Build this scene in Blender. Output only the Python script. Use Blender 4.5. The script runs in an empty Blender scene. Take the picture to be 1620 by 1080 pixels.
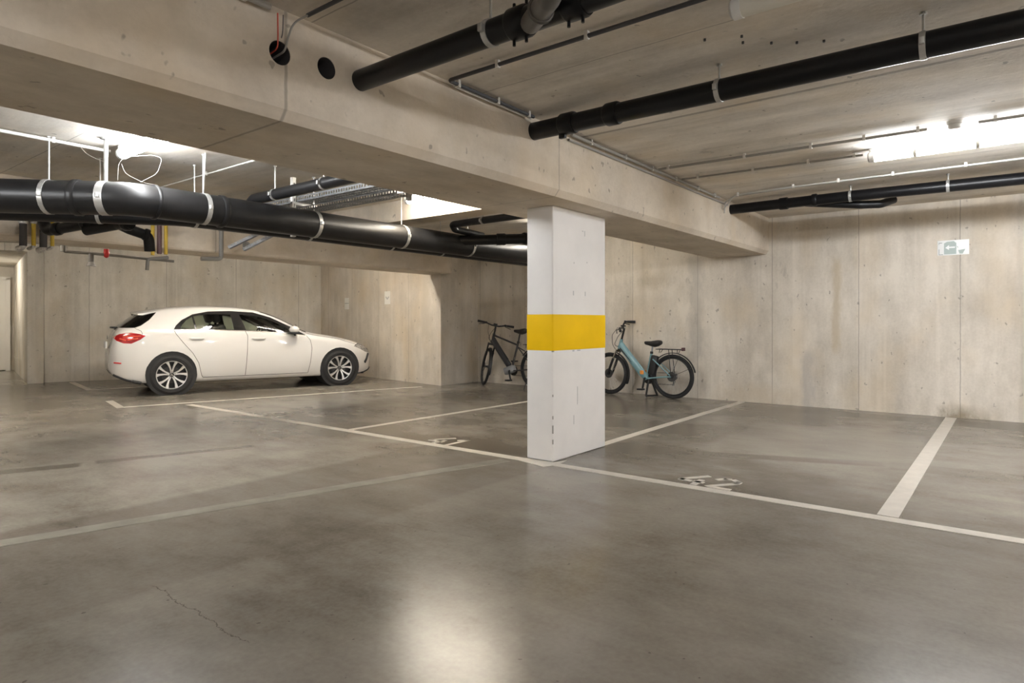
import bpy, bmesh, math, random
from math import sin, cos, pi, radians, sqrt, atan2
from mathutils import Vector, Matrix
random.seed(7)
S = bpy.context.scene
COL = S.collection
ZC = 2.70            # ceiling height
U = 1.0256           # size of vehicles relative to the metre used for the building

# ------------------------------------------------------------------ materials
class NT:
    def __init__(self, name):
        self.m = bpy.data.materials.new(name); self.m.use_nodes = True
        self.t = self.m.node_tree; self.n = self.t.nodes; self.l = self.t.links
        self.b = self.n['Principled BSDF']
    def new(self, typ, **kw):
        n = self.n.new(typ)
        for k, v in kw.items():
            if k == 'ins':
                for a, c in v.items():
                    if isinstance(c, bpy.types.NodeSocket): self.l.new(c, n.inputs[a])
                    else: n.inputs[a].default_value = c
            else: setattr(n, k, v)
        return n
    def math(self, op, a, b=0.0, c=None, clamp=False):
        ins = {0: a, 1: b}
        if c is not None: ins[2] = c
        n = self.new('ShaderNodeMath', operation=op, ins=ins); n.use_clamp = clamp
        return n.outputs[0]
    def pos(self):
        if not hasattr(self, '_p'):
            g = self.new('ShaderNodeNewGeometry'); self._p = g.outputs['Position']
            s = self.new('ShaderNodeSeparateXYZ', ins={0: self._p}); self._x = s.outputs
        return self._p
    def xyz(self, i): self.pos(); return self._x[i]
    def noise(self, scale, stretch=(1, 1, 1), detail=4.0, rough=0.55, off=(0, 0, 0)):
        mp = self.new('ShaderNodeMapping', ins={'Vector': self.pos(), 'Scale': stretch, 'Location': off})
        n = self.new('ShaderNodeTexNoise', ins={'Vector': mp.outputs[0], 'Scale': scale, 'Detail': detail, 'Roughness': rough})
        return n.outputs[0]
    def ramp(self, f, stops):
        r = self.new('ShaderNodeValToRGB', ins={0: f})
        e = r.color_ramp.elements
        while len(e) < len(stops): e.new(0.5)
        for el, (p, c) in zip(e, stops):
            el.position = p; el.color = (*c, 1) if not isinstance(c, (int, float)) else (c, c, c, 1)
        return r.outputs[0]
    def mix(self, f, a, b, blend='MIX'):
        n = self.new('ShaderNodeMix', data_type='RGBA', blend_type=blend)
        for s, v in ((n.inputs['Factor'], f), (n.inputs['A'], a), (n.inputs['B'], b)):
            if isinstance(v, bpy.types.NodeSocket): self.l.new(v, s)
            elif isinstance(v, (int, float)): s.default_value = v
            else: s.default_value = (*v, 1)
        return n.outputs['Result']
    def step(self, f, a, b):
        return self.new('ShaderNodeMapRange', ins={0: f, 1: a, 2: b, 3: 0.0, 4: 1.0}).outputs[0]
    def seams(self, coord, period, offset, half=0.006):
        a = self.math('ADD', coord, -offset + period * 50.5)
        f = self.math('MODULO', a, period)
        d = self.math('ABSOLUTE', self.math('SUBTRACT', f, period * 0.5))
        return self.math('SUBTRACT', 1.0, self.step(d, half * 0.4, half), clamp=True)
    def line_at(self, coord, v, half=0.006):
        d = self.math('ABSOLUTE', self.math('SUBTRACT', coord, v))
        return self.math('SUBTRACT', 1.0, self.step(d, half * 0.4, half), clamp=True)
    def halfplane(self, p, q, soft=0.04):
        # 1 on the left side of p -> q (plan view)
        dx, dy = q[0] - p[0], q[1] - p[1]; L = sqrt(dx * dx + dy * dy)
        a = self.math('MULTIPLY', self.math('SUBTRACT', self.xyz(1), p[1]), dx / L)
        b = self.math('MULTIPLY', self.math('SUBTRACT', self.xyz(0), p[0]), dy / L)
        return self.step(self.math('SUBTRACT', a, b), -soft, soft)
    def rect(self, p, q, w, soft=0.02):
        # strip along p -> q, half width w
        dx, dy = q[0] - p[0], q[1] - p[1]; L = sqrt(dx * dx + dy * dy); ux, uy = dx / L, dy / L
        x = self.math('SUBTRACT', self.xyz(0), (p[0] + q[0]) / 2); y = self.math('SUBTRACT', self.xyz(1), (p[1] + q[1]) / 2)
        u = self.math('ABSOLUTE', self.math('ADD', self.math('MULTIPLY', x, ux), self.math('MULTIPLY', y, uy)))
        v = self.math('ABSOLUTE', self.math('ADD', self.math('MULTIPLY', x, -uy), self.math('MULTIPLY', y, ux)))
        a = self.math('SUBTRACT', 1.0, self.step(u, L / 2 - soft, L / 2 + soft))
        b = self.math('SUBTRACT', 1.0, self.step(v, w - soft, w + soft))
        return self.math('MULTIPLY', a, b)
    def out(self, color, rough, bump=None, strength=0.2, dist=0.01, spec=0.5):
        for s, v in (('Base Color', color), ('Roughness', rough)):
            if isinstance(v, bpy.types.NodeSocket): self.l.new(v, self.b.inputs[s])
            elif isinstance(v, (int, float)): self.b.inputs[s].default_value = v
            else: self.b.inputs[s].default_value = (*v, 1)
        self.b.inputs['Specular IOR Level'].default_value = spec
        if bump is not None:
            bn = self.new('ShaderNodeBump', ins={'Height': bump, 'Strength': strength, 'Distance': dist})
            self.l.new(bn.outputs[0], self.b.inputs['Normal'])
        return self.m

def concrete(name, light, dark, stretch, seam=None, streak=0.5, blotch=0.5, pits=True, extra=(), rough=0.85, tint=None, stains=()):
    t = NT(name)
    st = t.noise(5.0, stretch, 5, 0.6)
    bl = t.noise(0.8, (1, 1, 1), 5, 0.6)
    mid = t.noise(2.6, tuple(v ** 0.35 for v in stretch), 6, 0.68, (3, 7, 1))
    fine = t.noise(38.0, (1, 1, 1), 3, 0.6)
    f = t.math('ADD', t.math('MULTIPLY', st, streak), t.math('MULTIPLY', bl, blotch))
    f = t.math('ADD', f, t.math('MULTIPLY', mid, 0.5))
    f = t.math('ADD', f, t.math('MULTIPLY', fine, 0.14))
    tot = streak + blotch + 0.64
    c = t.ramp(f, [(0.38 * tot, dark), (0.58 * tot, light)])
    run = t.noise(2.2, tuple(0.03 if v < 0.2 else v for v in stretch), 4, 0.7, (11, 5, 2))
    c = t.mix(t.math('MULTIPLY', t.step(run, 0.60, 0.68), 0.28), c, tuple(v * 0.8 for v in dark))
    c = t.mix(t.math('MULTIPLY', t.step(run, 0.42, 0.34), 0.30), c, tuple(min(1, v * 1.15) for v in light))
    tn = t.noise(1.7, (1, 1, 0.6), 3, 0.5, (4, 9, 2))
    c = t.mix(t.math('MULTIPLY', t.step(tn, 0.48, 0.75), 0.5), c, tint or tuple(v * k for v, k in zip(light, (0.86, 0.76, 0.60))))
    if pits:
        p = t.noise(13.0, (1, 1, 0.8), 2, 0.5, (1, 3, 7))
        pm = t.step(p, 0.70, 0.74)
        c = t.mix(t.math('MULTIPLY', pm, 0.55), c, tuple(v * 0.35 for v in dark))
        p2 = t.noise(3.1, (1, 1, 0.5), 4, 0.7, (8, 1, 5))
        c = t.mix(t.math('MULTIPLY', t.step(p2, 0.66, 0.72), 0.35), c, tuple(v * 0.55 for v in dark))
    for (ax, per, offs, half) in (seam or []):
        wob = t.math('MULTIPLY', t.math('SUBTRACT', t.noise(9.0), 0.5), 0.012)
        s = t.seams(t.math('ADD', t.xyz(ax), wob), per, offs, half)
        c = t.mix(t.math('MULTIPLY', s, 0.55), c, tuple(v * 0.35 for v in dark))
    for (ax, v, half, k) in extra:
        s = t.line_at(t.math('ADD', t.xyz(ax), t.math('MULTIPLY', t.math('SUBTRACT', t.noise(14.0), 0.5), 0.012)), v, half)
        c = t.mix(t.math('MULTIPLY', s, k), c, tuple(v_ * 0.3 for v_ in dark))
    for (ax, v, half, z0, z1, col, k) in stains:
        nz = t.math('SUBTRACT', t.noise(6.0, (1, 1, 0.5), 5, 0.65, (2, 8, 4)), 0.5)
        d = t.math('ABSOLUTE', t.math('SUBTRACT', t.math('ADD', t.xyz(ax), t.math('MULTIPLY', nz, half * 2.5)), v))
        mk = t.math('SUBTRACT', 1.0, t.step(d, half * 0.3, half))
        zz = t.math('ADD', t.xyz(2), t.math('MULTIPLY', nz, 0.25))
        mk = t.math('MULTIPLY', mk, t.math('MULTIPLY', t.step(zz, z0 - .06, z0 + .06), t.math('SUBTRACT', 1.0, t.step(zz, z1 - .08, z1 + .08))))
        c = t.mix(t.math('MULTIPLY', mk, k), c, col)
    return t.out(c, rough, t.math('ADD', fine, t.math('MULTIPLY', st, 1.2)), 0.25, 0.006, 0.3)

def plain(name, col, rough=0.5, metal=0.0, noise=0.0, spec=0.5, coat=0.0, nscale=20.0):
    t = NT(name)
    if noise:
        n = t.noise(nscale, (1, 1, 1), 4, 0.6)
        c = t.ramp(n, [(0.3, tuple(v * (1 - noise) for v in col)), (0.7, tuple(min(1, v * (1 + noise * 0.5)) for v in col))])
    else: c = col
    t.b.inputs['Metallic'].default_value = metal
    t.b.inputs['Coat Weight'].default_value = coat
    t.b.inputs['Coat Roughness'].default_value = 0.04
    return t.out(c, rough, spec=spec)

def emit(name, col, power):
    t = NT(name)
    t.b.inputs['Emission Color'].default_value = (*col, 1)
    t.b.inputs['Emission Strength'].default_value = power
    return t.out((0.9, 0.9, 0.9), 0.4)

def glassy(name, tint, refl=0.12):
    m = bpy.data.materials.new(name); m.use_nodes = True
    n, l = m.node_tree.nodes, m.node_tree.links; n.clear()
    o = n.new('ShaderNodeOutputMaterial'); mx = n.new('ShaderNodeMixShader')
    tr = n.new('ShaderNodeBsdfTransparent'); tr.inputs[0].default_value = (*tint, 1)
    gl = n.new('ShaderNodeBsdfGlossy'); gl.inputs['Roughness'].default_value = 0.03
    fr = n.new('ShaderNodeFresnel'); fr.inputs[0].default_value = 1.5
    l.new(fr.outputs[0], mx.inputs[0]); l.new(tr.outputs[0], mx.inputs[1]); l.new(gl.outputs[0], mx.inputs[2])
    l.new(mx.outputs[0], o.inputs[0]); return m

M = {}
WL, WD = (0.72, 0.665, 0.585), (0.47, 0.425, 0.36)
M['wall_y'] = concrete('board marked concrete', WL, WD, (1, 1, 0.10), [(1, 1.12, 1.63, 0.007)], 0.28, 0.5,
    stains=[(1, 1.90, .07, .75, 2.05, (.46, .37, .24), .55), (1, 0.50, .30, -.2, .10, (.20, .16, .10), .75), (1, 2.25, .12, -.1, .75, (.38, .36, .34), .5), (1, 3.9, .16, .6, 2.2, (.36, .34, .31), .45),
            (1, 4.6, .5, 1.75, 1.95, (.36, .31, .23), .5), (1, 2.9, .6, -.1, .25, (.50, .42, .31), .5), (1, 8.9, .25, .9, 2.4, (.5, .45, .37), .5), (1, -.6, .05, .6, 2.2, (.42, .38, .31), .5)])
M['wall_x'] = concrete('grey board marked concrete', (0.66, 0.63, 0.57), (0.42, 0.395, 0.345), (1, 1, 0.10), [(0, 1.31, 4.95, 0.007)], 0.28, 0.5)
M['beam'] = concrete('smooth beam concrete', (0.68, 0.61, 0.515), (0.47, 0.41, 0.335), (0.35, 1, 0.5), None, 0.35, 0.6, True,
                     [(0, 1.785, 0.012, 0.5), (0, 4.18, 0.009, 0.4)])
M['ceiling'] = concrete('form panel ceiling concrete', (0.80, 0.755, 0.69), (0.47, 0.435, 0.385), (1, 0.12, 1),
                        [(0, 1.29, 3.22, 0.006)], 0.6, 0.45, True, [(0, 4.49, 0.022, 0.6)])
M['pier'] = concrete('plastered passage wall', (0.66, 0.62, 0.55), (0.55, 0.51, 0.45), (1, 1, 0.3), None, 0.3, 0.4, False)

def floor_mat():
    t = NT('polished concrete floor')
    bl = t.noise(0.55, (1, 1, 1), 6, 0.62)
    sc = t.noise(3.2, (1.0, 0.45, 1), 6, 0.68, (3, 1, 0))
    fine = t.noise(42.0, (1, 1, 1), 3, 0.6)
    f = t.math('ADD', t.math('MULTIPLY', bl, 0.75), t.math('MULTIPLY', sc, 0.45))
    c = t.ramp(t.math('ADD', f, t.math('MULTIPLY', fine, 0.16)), [(0.50, (0.108, 0.092, 0.072)), (0.64, (0.195, 0.175, 0.146)), (0.80, (0.275, 0.252, 0.217))])
    # worn darker strip between the older bay lines, dark rubbed patches in the bays
    wy = t.math('ADD', t.xyz(1), t.math('MULTIPLY', t.math('SUBTRACT', t.noise(1.3, (1, 1, 1), 3, 0.5, (1, 4, 0)), 0.5), 0.10))
    strip = t.math('MULTIPLY', t.math('MULTIPLY', t.step(wy, 2.96, 3.02), t.math('SUBTRACT', 1.0, t.step(wy, 4.42, 4.50))), t.math('SUBTRACT', 1.0, t.step(t.xyz(0), 4.36, 4.42)))
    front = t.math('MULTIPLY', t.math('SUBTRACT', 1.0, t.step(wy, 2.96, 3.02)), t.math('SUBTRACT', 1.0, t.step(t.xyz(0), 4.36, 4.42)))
    c = t.mix(t.math('MULTIPLY', front, 0.28), c, (0.095, 0.083, 0.067))  # foreground floor darkened in the colour to stand in for dimmer light
    c = t.mix(t.math('MULTIPLY', strip, 0.45), c, (0.088, 0.076, 0.060))
    bays = t.math('MULTIPLY', t.step(t.xyz(0), 4.40, 4.44), t.math('SUBTRACT', 1.0, t.halfplane((4.4, 5.72), (9.6, 5.72), 0.5)))
    dn = t.noise(0.9, (1.2, 0.7, 1), 6, 0.6, (5, 5, 0))
    dk = t.math('MULTIPLY', t.step(dn, 0.42, 0.62), t.math('ADD', 0.30, t.math('MULTIPLY', 0.70, t.math('SUBTRACT', 1.0, t.step(t.math('ADD', t.xyz(0), t.math('MULTIPLY', t.xyz(1), -0.9)), 2.6, 5.2)))))
    c = t.mix(t.math('MULTIPLY', t.math('MULTIPLY', bays, dk), 0.85), c, (0.075, 0.060, 0.043))
    for p, q, w, k in (((1.35, 6.33), (1.98, 6.10), 0.085, 0.75), ((2.1, 6.10), (3.30, 5.72), 0.06, 0.55),
                       ((5.6, 2.2), (6.1, 0.85), 0.10, 0.45), ((9.2, 3.0), (9.0, -2.0), 0.22, 0.35),
                       ((6.1, 0.8), (6.3, -2.0), 0.16, 0.30)):
        c = t.mix(t.math('MULTIPLY', t.rect(p, q, w), k), c, (0.07, 0.06, 0.048))
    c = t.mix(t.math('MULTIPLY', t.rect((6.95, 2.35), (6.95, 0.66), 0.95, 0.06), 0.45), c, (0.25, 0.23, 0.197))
    # fine wandering cracks and specks
    w = t.math('MULTIPLY', t.math('SUBTRACT', t.noise(5.0, (1, 1, 1), 5, 0.7, (2, 2, 0)), 0.5), 0.13)
    def crack(expr, v, y0, y1):
        q = t.line_at(t.math('ADD', expr, w), v, 0.003)
        return t.math('MULTIPLY', q, t.math('SUBTRACT', 1.0, t.step(t.math('ABSOLUTE', t.math('SUBTRACT', t.xyz(1), (y0 + y1) / 2)), (y1 - y0) / 2 - .05, (y1 - y0) / 2)))
    cr = t.math('MAXIMUM', crack(t.xyz(0), 1.262, 2.2, 3.05), t.math('MULTIPLY', crack(t.math('ADD', t.xyz(0), t.math('MULTIPLY', t.xyz(1), 0.25)), 3.23, 2.3, 3.0), 0.5))
    c = t.mix(t.math('MULTIPLY', cr, 0.8), c, (0.06, 0.05, 0.04))
    sp = t.noise(26.0, (1, 1, 1), 1, 0.4, (6, 2, 0))
    c = t.mix(t.math('MULTIPLY', t.step(sp, 0.775, 0.79), 0.75), c, (0.08, 0.07, 0.06))
    r = t.math('ADD', 0.212, t.math('MULTIPLY', t.noise(1.6, (1, 1, 1), 4, 0.6, (7, 3, 0)), 0.07))
    return t.out(c, r, t.math('ADD', fine, t.math('MULTIPLY', sc, 0.6)), 0.04, 0.002, 0.33)
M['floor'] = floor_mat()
M['line'] = plain('worn white line paint', (0.55, 0.51, 0.45), 0.45, noise=0.12, nscale=9)
M['fadedline'] = plain('nearly worn away line paint', (0.235, 0.218, 0.187), 0.26, noise=0.18, nscale=6)
M['pillar'] = plain('white pillar paint', (0.83, 0.81, 0.795), 0.55, noise=0.05, nscale=3)
M['yellow'] = plain('yellow band paint', (0.88, 0.55, 0.002), 0.65, noise=0.06, nscale=4, spec=0.2)
M['blackpipe'] = plain('black plastic pipe', (0.006, 0.006, 0.007), 0.36, noise=0.3, nscale=5, spec=0.3)
M['dustpipe'] = plain('dusty black plastic pipe', (0.011, 0.0108, 0.0115), 0.40, noise=0.4, nscale=7, spec=0.35)
M['greydark'] = plain('dark grey pipe', (0.12, 0.113, 0.105), 0.4)
M['zinc'] = plain('galvanised steel', (0.55, 0.55, 0.54), 0.4, 0.75, noise=0.15)
M['traysteel'] = plain('dull tray steel', (0.26, 0.265, 0.275), 0.5, 0.5, noise=0.2)
M['clip'] = plain('pale plastic clip', (0.62, 0.60, 0.56), 0.5)
M['conduit'] = plain('grey plastic conduit', (0.30, 0.285, 0.26), 0.5)
M['whiteconduit'] = plain('white plastic conduit', (0.70, 0.69, 0.66), 0.45)
M['paleconduit'] = plain('pale grey plastic conduit', (0.46, 0.45, 0.43), 0.5)
M['darkwire'] = plain('dark cable', (0.05, 0.05, 0.055), 0.5)
M['redwire'] = plain('red cable', (0.55, 0.08, 0.05), 0.5)
M['housing'] = plain('lamp housing plastic', (0.72, 0.72, 0.70), 0.4)
M['cool'] = emit('cool white lamp tube', (0.95, 0.975, 1.0), 36.0)
M['coolfill'] = emit('cool white lamp tube, stronger', (0.97, 0.975, 1.0), 84.0)
M['coolfillmid'] = emit('cool white lamp tube, brighter', (0.95, 0.975, 1.0), 54.0)
M['cooldim'] = emit('cool white lamp tube, dimmer', (0.95, 0.975, 1.0), 28.0)
M['warm'] = emit('warm white lamp tube', (1.0, 0.92, 0.79), 23.0)
M['lowglow'] = emit('warm white lamp tube, faint', (1.0, 0.93, 0.82), 18.0)
M['warmfill'] = emit('added warm fill tube', (1.0, 0.94, 0.85), 24.0)
M['off'] = plain('unlit lamp cover', (0.72, 0.70, 0.62), 0.3)
M['foil'] = plain('crinkled foil wrap', (0.60, 0.58, 0.55), 0.42, 0.5, noise=0.4, nscale=40)
M['lagging'] = plain('dark foam lagging', (0.06, 0.055, 0.055), 0.8)
M['maroon'] = plain('maroon pipe paint', (0.10, 0.045, 0.05), 0.5)
M['gasyellow'] = plain('yellow gas pipe paint', (0.62, 0.42, 0.04), 0.5, noise=0.1)
M['greypipe'] = plain('grey pipe', (0.22, 0.21, 0.195), 0.55)
M['red'] = plain('red plastic', (0.60, 0.03, 0.03), 0.4)
M['white'] = plain('white painted metal', (0.80, 0.78, 0.74), 0.4)
M['signwhite'] = plain('white sign plate', (0.86, 0.88, 0.88), 0.4)
M['signgreen'] = plain('faded green sign print', (0.42, 0.50, 0.48), 0.45)
M['signdark'] = plain('grey sign print', (0.30, 0.32, 0.31), 0.5)
M['paper'] = plain('white paper sheet', (0.85, 0.84, 0.79), 0.7)
M['carpaint'] = plain('white car paint', (0.70, 0.695, 0.685), 0.28, coat=1.0)
M['glossblack'] = plain('gloss black trim', (0.012, 0.012, 0.013), 0.15)
M['trimblack'] = plain('black plastic trim', (0.018, 0.018, 0.019), 0.55)
M['tyre'] = plain('tyre rubber', (0.016, 0.016, 0.017), 0.75)
M['alloy'] = plain('machined alloy', (0.72, 0.71, 0.70), 0.28, 0.75)
M['wheelblack'] = plain('black wheel paint', (0.02, 0.02, 0.022), 0.4)
M['disc'] = plain('brake disc steel', (0.09, 0.088, 0.085), 0.5, 0.6)
M['chrome'] = plain('chrome', (0.80, 0.80, 0.80), 0.12, 1.0)
M['glass'] = glassy('tinted car glass', (0.70, 0.78, 0.72))
M['darkglass'] = glassy('dark rear glass', (0.12, 0.12, 0.13))
M['taillight'] = plain('red lamp lens', (0.42, 0.012, 0.016), 0.12, coat=1.0, noise=0.35, nscale=14)
M['tailinner'] = plain('bright red lamp lens', (0.75, 0.10, 0.06), 0.12, coat=1.0)
M['headlight'] = plain('clear lamp lens', (0.42, 0.41, 0.40), 0.1, 0.3, coat=1.0, noise=0.4, nscale=22)
M['seat'] = plain('dark seat cloth', (0.03, 0.03, 0.032), 0.8)
M['bikeblue'] = plain('pale teal bicycle paint', (0.20, 0.36, 0.40), 0.35, coat=0.5)
M['bikegrey'] = plain('graphite bicycle paint', (0.028, 0.029, 0.034), 0.35, coat=0.5)
M['bikesilver'] = plain('silver grey bicycle paint', (0.30, 0.31, 0.33), 0.35, coat=0.5)
M['bikeblack'] = plain('black bicycle metal', (0.014, 0.014, 0.015), 0.4)
M['saddle'] = plain('black saddle vinyl', (0.016, 0.015, 0.015), 0.6)
M['spoke'] = plain('bright spokes', (0.55, 0.54, 0.52), 0.3, 0.8)
M['orange'] = plain('orange reflector', (0.85, 0.32, 0.06), 0.3)
M['skirt'] = plain('pale grey plastic', (0.5, 0.5, 0.5), 0.5)

# ------------------------------------------------------------------ mesh tools
class MB:
    def __init__(self): self.v = []; self.f = []; self.mi = []
    def add(self, vs, fs, mi=0, T=None):
        o = len(self.v)
        self.v += [tuple(T @ Vector(p)) if T is not None else tuple(p) for p in vs]
        self.f += [tuple(i + o for i in f) for f in fs]; self.mi += [mi] * len(fs)
        return self
    def box(self, x0, x1, y0, y1, z0, z1, mi=0, T=None):
        vs = [(x, y, z) for z in (z0, z1) for y in (y0, y1) for x in (x0, x1)]
        return self.add(vs, [(0, 2, 3, 1), (4, 5, 7, 6), (0, 1, 5, 4), (1, 3, 7, 5), (3, 2, 6, 7), (2, 0, 4, 6)], mi, T)
    def rbox(self, x0, x1, y0, y1, z0, z1, b, mi=0, T=None):
        bm = bmesh.new(); bmesh.ops.create_cube(bm, size=1)
        for v in bm.verts: v.co = ((x0 + x1) / 2 + v.co.x * (x1 - x0), (y0 + y1) / 2 + v.co.y * (y1 - y0), (z0 + z1) / 2 + v.co.z * (z1 - z0))
        bmesh.ops.bevel(bm, geom=bm.edges[:], offset=b, segments=3, affect='EDGES', profile=0.5)
        bm.verts.index_update()
        self.add([v.co[:] for v in bm.verts], [[v.index for v in f.verts] for f in bm.faces], mi, T); bm.free(); return self
    def prism(self, poly, z0, z1, mi=0, T=None):
        n = len(poly)
        a = sum(poly[i][0] * poly[(i + 1) % n][1] - poly[(i + 1) % n][0] * poly[i][1] for i in range(n))
        if a < 0: poly = poly[::-1]
        vs = [(x, y, z0) for x, y in poly] + [(x, y, z1) for x, y in poly]
        fs = [tuple(range(n - 1, -1, -1)), tuple(range(n, 2 * n))] + [(i, (i + 1) % n, n + (i + 1) % n, n + i) for i in range(n)]
        return self.add(vs, fs, mi, T)
    def tube(self, path, r, seg=12, cap=True, mi=0, T=None, closed=False, squash=None):
        P = [Vector(p) for p in path]; n = len(P)
        rr = r if isinstance(r, (list, tuple)) else [r] * n
        tang = []
        for i in range(n):
            a = P[(i - 1) % n] if (closed or i > 0) else P[i]; b = P[(i + 1) % n] if (closed or i < n - 1) else P[i]
            tang.append((b - a).normalized())
        up = Vector((0, 0, 1)) if abs(tang[0].z) < 0.9 else Vector((1, 0, 0))
        nrm = (up - tang[0] * up.dot(tang[0])).normalized()
        vs = []
        for i in range(n):
            if i: nrm = (nrm - tang[i] * nrm.dot(tang[i])).normalized()
            bi = tang[i].cross(nrm)
            for k in range(seg):
                a = 2 * pi * k / seg
                sx, sy = squash or (1, 1)
                vs.append(P[i] + nrm * (cos(a) * rr[i] * sx) + bi * (sin(a) * rr[i] * sy))
        fs = []
        for i in range(n if closed else n - 1):
            j = (i + 1) % n
            for k in range(seg):
                k2 = (k + 1) % seg
                fs.append((i * seg + k, i * seg + k2, j * seg + k2, j * seg + k))
        if cap and not closed:
            fs.append(tuple(range(seg - 1, -1, -1))); fs.append(tuple((n - 1) * seg + k for k in range(seg)))
        return self.add(vs, fs, mi, T)
    def lathe(self, prof, seg=24, axis='Z', mi=0, T=None):
        # prof: list of (radius, height) pairs; closed when first == last
        n = len(prof); vs = []; fs = []
        for k in range(seg):
            a = 2 * pi * k / seg
            for r, h in prof:
                x, y = r * cos(a), r * sin(a)
                vs.append({'Z': (x, y, h), 'Y': (x, h, y), 'X': (h, x, y)}[axis])
        for k in range(seg):
            k2 = (k + 1) % seg
            for i in range(n - 1):
                fs.append((k * n + i, k2 * n + i, k2 * n + i + 1, k * n + i + 1))
        return self.add(vs, fs, mi, T)
    def ball(self, c, rx, ry, rz, seg=16, rings=10, mi=0, T=None):
        vs = []; fs = []
        for i in range(rings + 1):
            t = pi * i / rings
            for k in range(seg):
                a = 2 * pi * k / seg
                vs.append((c[0] + rx * sin(t) * cos(a), c[1] + ry * sin(t) * sin(a), c[2] + rz * cos(t)))
        for i in range(rings):
            for k in range(seg):
                k2 = (k + 1) % seg
                fs.append((i * seg + k, (i + 1) * seg + k, (i + 1) * seg + k2, i * seg + k2))
        return self.add(vs, fs, mi, T)
    def build(self, name, mats, parent=None, smooth=30, recalc=True):
        me = bpy.data.meshes.new(name); me.from_pydata(self.v, [], self.f)
        for m in (mats if isinstance(mats, (list, tuple)) else [mats]): me.materials.append(M[m] if isinstance(m, str) else m)
        for p, i in zip(me.polygons, self.mi): p.material_index = i
        if recalc:
            bm = bmesh.new(); bm.from_mesh(me); bmesh.ops.remove_doubles(bm, verts=bm.verts, dist=1e-6)
            bmesh.ops.recalc_face_normals(bm, faces=bm.faces); bm.to_mesh(me); bm.free()
        me.update()
        if smooth:
            me.polygons.foreach_set('use_smooth', [True] * len(me.polygons)); me.set_sharp_from_angle(angle=radians(smooth))
        o = bpy.data.objects.new(name, me); COL.objects.link(o)
        if parent: o.parent = parent
        return o

def fillet(pts, R, n=7):
    P = [Vector(p) for p in pts]; out = [P[0]]
    for i in range(1, len(P) - 1):
        a = (P[i - 1] - P[i]); b = (P[i + 1] - P[i]); la, lb = a.length, b.length
        ang = a.angle(b); d = min(R / math.tan(ang / 2), la * 0.48, lb * 0.48)
        p0, p1 = P[i] + a.normalized() * d, P[i] + b.normalized() * d
        for k in range(n + 1):
            t = k / n; out.append(p0 * (1 - t) ** 2 + P[i] * 2 * t * (1 - t) + p1 * t * t)
    out.append(P[-1]); return out

def tag(o, label=None, cat=None, group=None, kind=None):
    if label: o['label'] = label
    if cat: o['category'] = cat
    if group: o['group'] = group
    if kind: o['kind'] = kind
    return o
def thing(name, label, cat, loc=(0, 0, 0), rz=0.0, group=None):
    o = bpy.data.objects.new(name, None); COL.objects.link(o)
    o.location = loc; o.rotation_euler = (0, 0, rz); o.empty_display_size = 0.2
    return tag(o, label, cat, group)
def struct(name, mb, mat, label=None, cat=None, parent=None, smooth=30):
    o = mb.build(name, mat, parent, smooth)
    if not parent: tag(o, label, cat, None, 'structure')
    return o
def copy_tree(o, parent=None):
    c = o.copy(); COL.objects.link(c)
    if parent: c.parent = parent
    for ch in list(o.children): copy_tree(ch, c)
    return c

# ------------------------------------------------------------------ the room
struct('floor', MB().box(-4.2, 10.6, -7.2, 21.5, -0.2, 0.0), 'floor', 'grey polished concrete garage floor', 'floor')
struct('ceiling', MB().box(-4.2, 10.6, -7.2, 21.5, ZC, ZC + 0.2), 'ceiling', 'grey form-marked concrete ceiling', 'ceiling')
struct('wall_right', MB().prism([(9.65, -7), (9.95, -7), (9.95, 8.7), (9.65, 8.7)], 0, ZC), 'wall_y', 'long pale concrete wall behind the bicycles', 'wall')
C1, C2 = (9.38, 13.22), (4.25, 15.0)
struct('wall_far', MB().prism([(8.6, 8.41), (9.649, 8.41), (10.1, 8.72), (10.1, 13.6), (9.43, 13.5), C1], 0, ZC), 'wall_y', 'concrete wall with two paper notices ahead of the car', 'wall')
bd = Vector((C2[0] - C1[0], C2[1] - C1[1])).normalized(); bn = Vector((-bd.y, bd.x)) * -1.0
if bn.y < 0: bn = -bn
P1 = Vector(C2) + bd * 0.27
back = MB().prism([C1, C2, (C2[0] + bn.x * 0.3, C2[1] + bn.y * 0.3), (C1[0] + bn.x * 0.3, C1[1] + bn.y * 0.3)], 0, ZC)
struct('wall_back', back, 'wall_x', 'grey concrete wall behind the white car', 'wall')
# pier and side of the passage at the far left
Q1 = Vector((3.97, 14.97)); Q2 = Vector((4.90, 19.50))
pr = MB().prism([(C2[0] - bn.x * 0.14, C2[1] - bn.y * 0.14), (C2[0] + 0.25 * bn.x + .02, C2[1] + 0.25 * bn.y), (Q2.x + 0.3, Q2.y), (Q2.x, Q2.y), (Q1.x, Q1.y)], 0, ZC)
struct('wall_passage', pr, 'wall_x', 'concrete pier and passage side at the left edge', 'wall')
L0 = Q1 + bd * 1.55
struct('wall_left', MB().prism([(L0.x, L0.y), (-3.8, L0.y + (L0.x + 3.8) * 0.33), (-3.8, L0.y + 1.9), (L0.x + .1, L0.y + .5), (Q2.x - 1.5, Q2.y + .4), (Q2.x - 1.62, Q2.y + .4)], 0, ZC), 'wall_x', 'wall left of the passage', 'wall')
struct('wall_end', MB().prism([(Q2.x + .3, Q2.y - 0.06), (Q2.x - 1.7, Q2.y + .34), (Q2.x - 1.66, Q2.y + .54), (Q2.x + .34, Q2.y + .14)], 0, ZC), 'pier', 'pale plastered wall at the end of the passage', 'wall')
struct('trim_lintel', MB().prism([(Q1.x + .05, Q1.y - .03), (L0.x, L0.y - .03), (Q2.x - 1.62, Q2.y + .35), (Q2.x, Q2.y + .05), (Q1.x + .08, Q1.y + .3)], 2.55, ZC), 'wall_x', 'concrete lintel over the passage', 'lintel')
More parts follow.
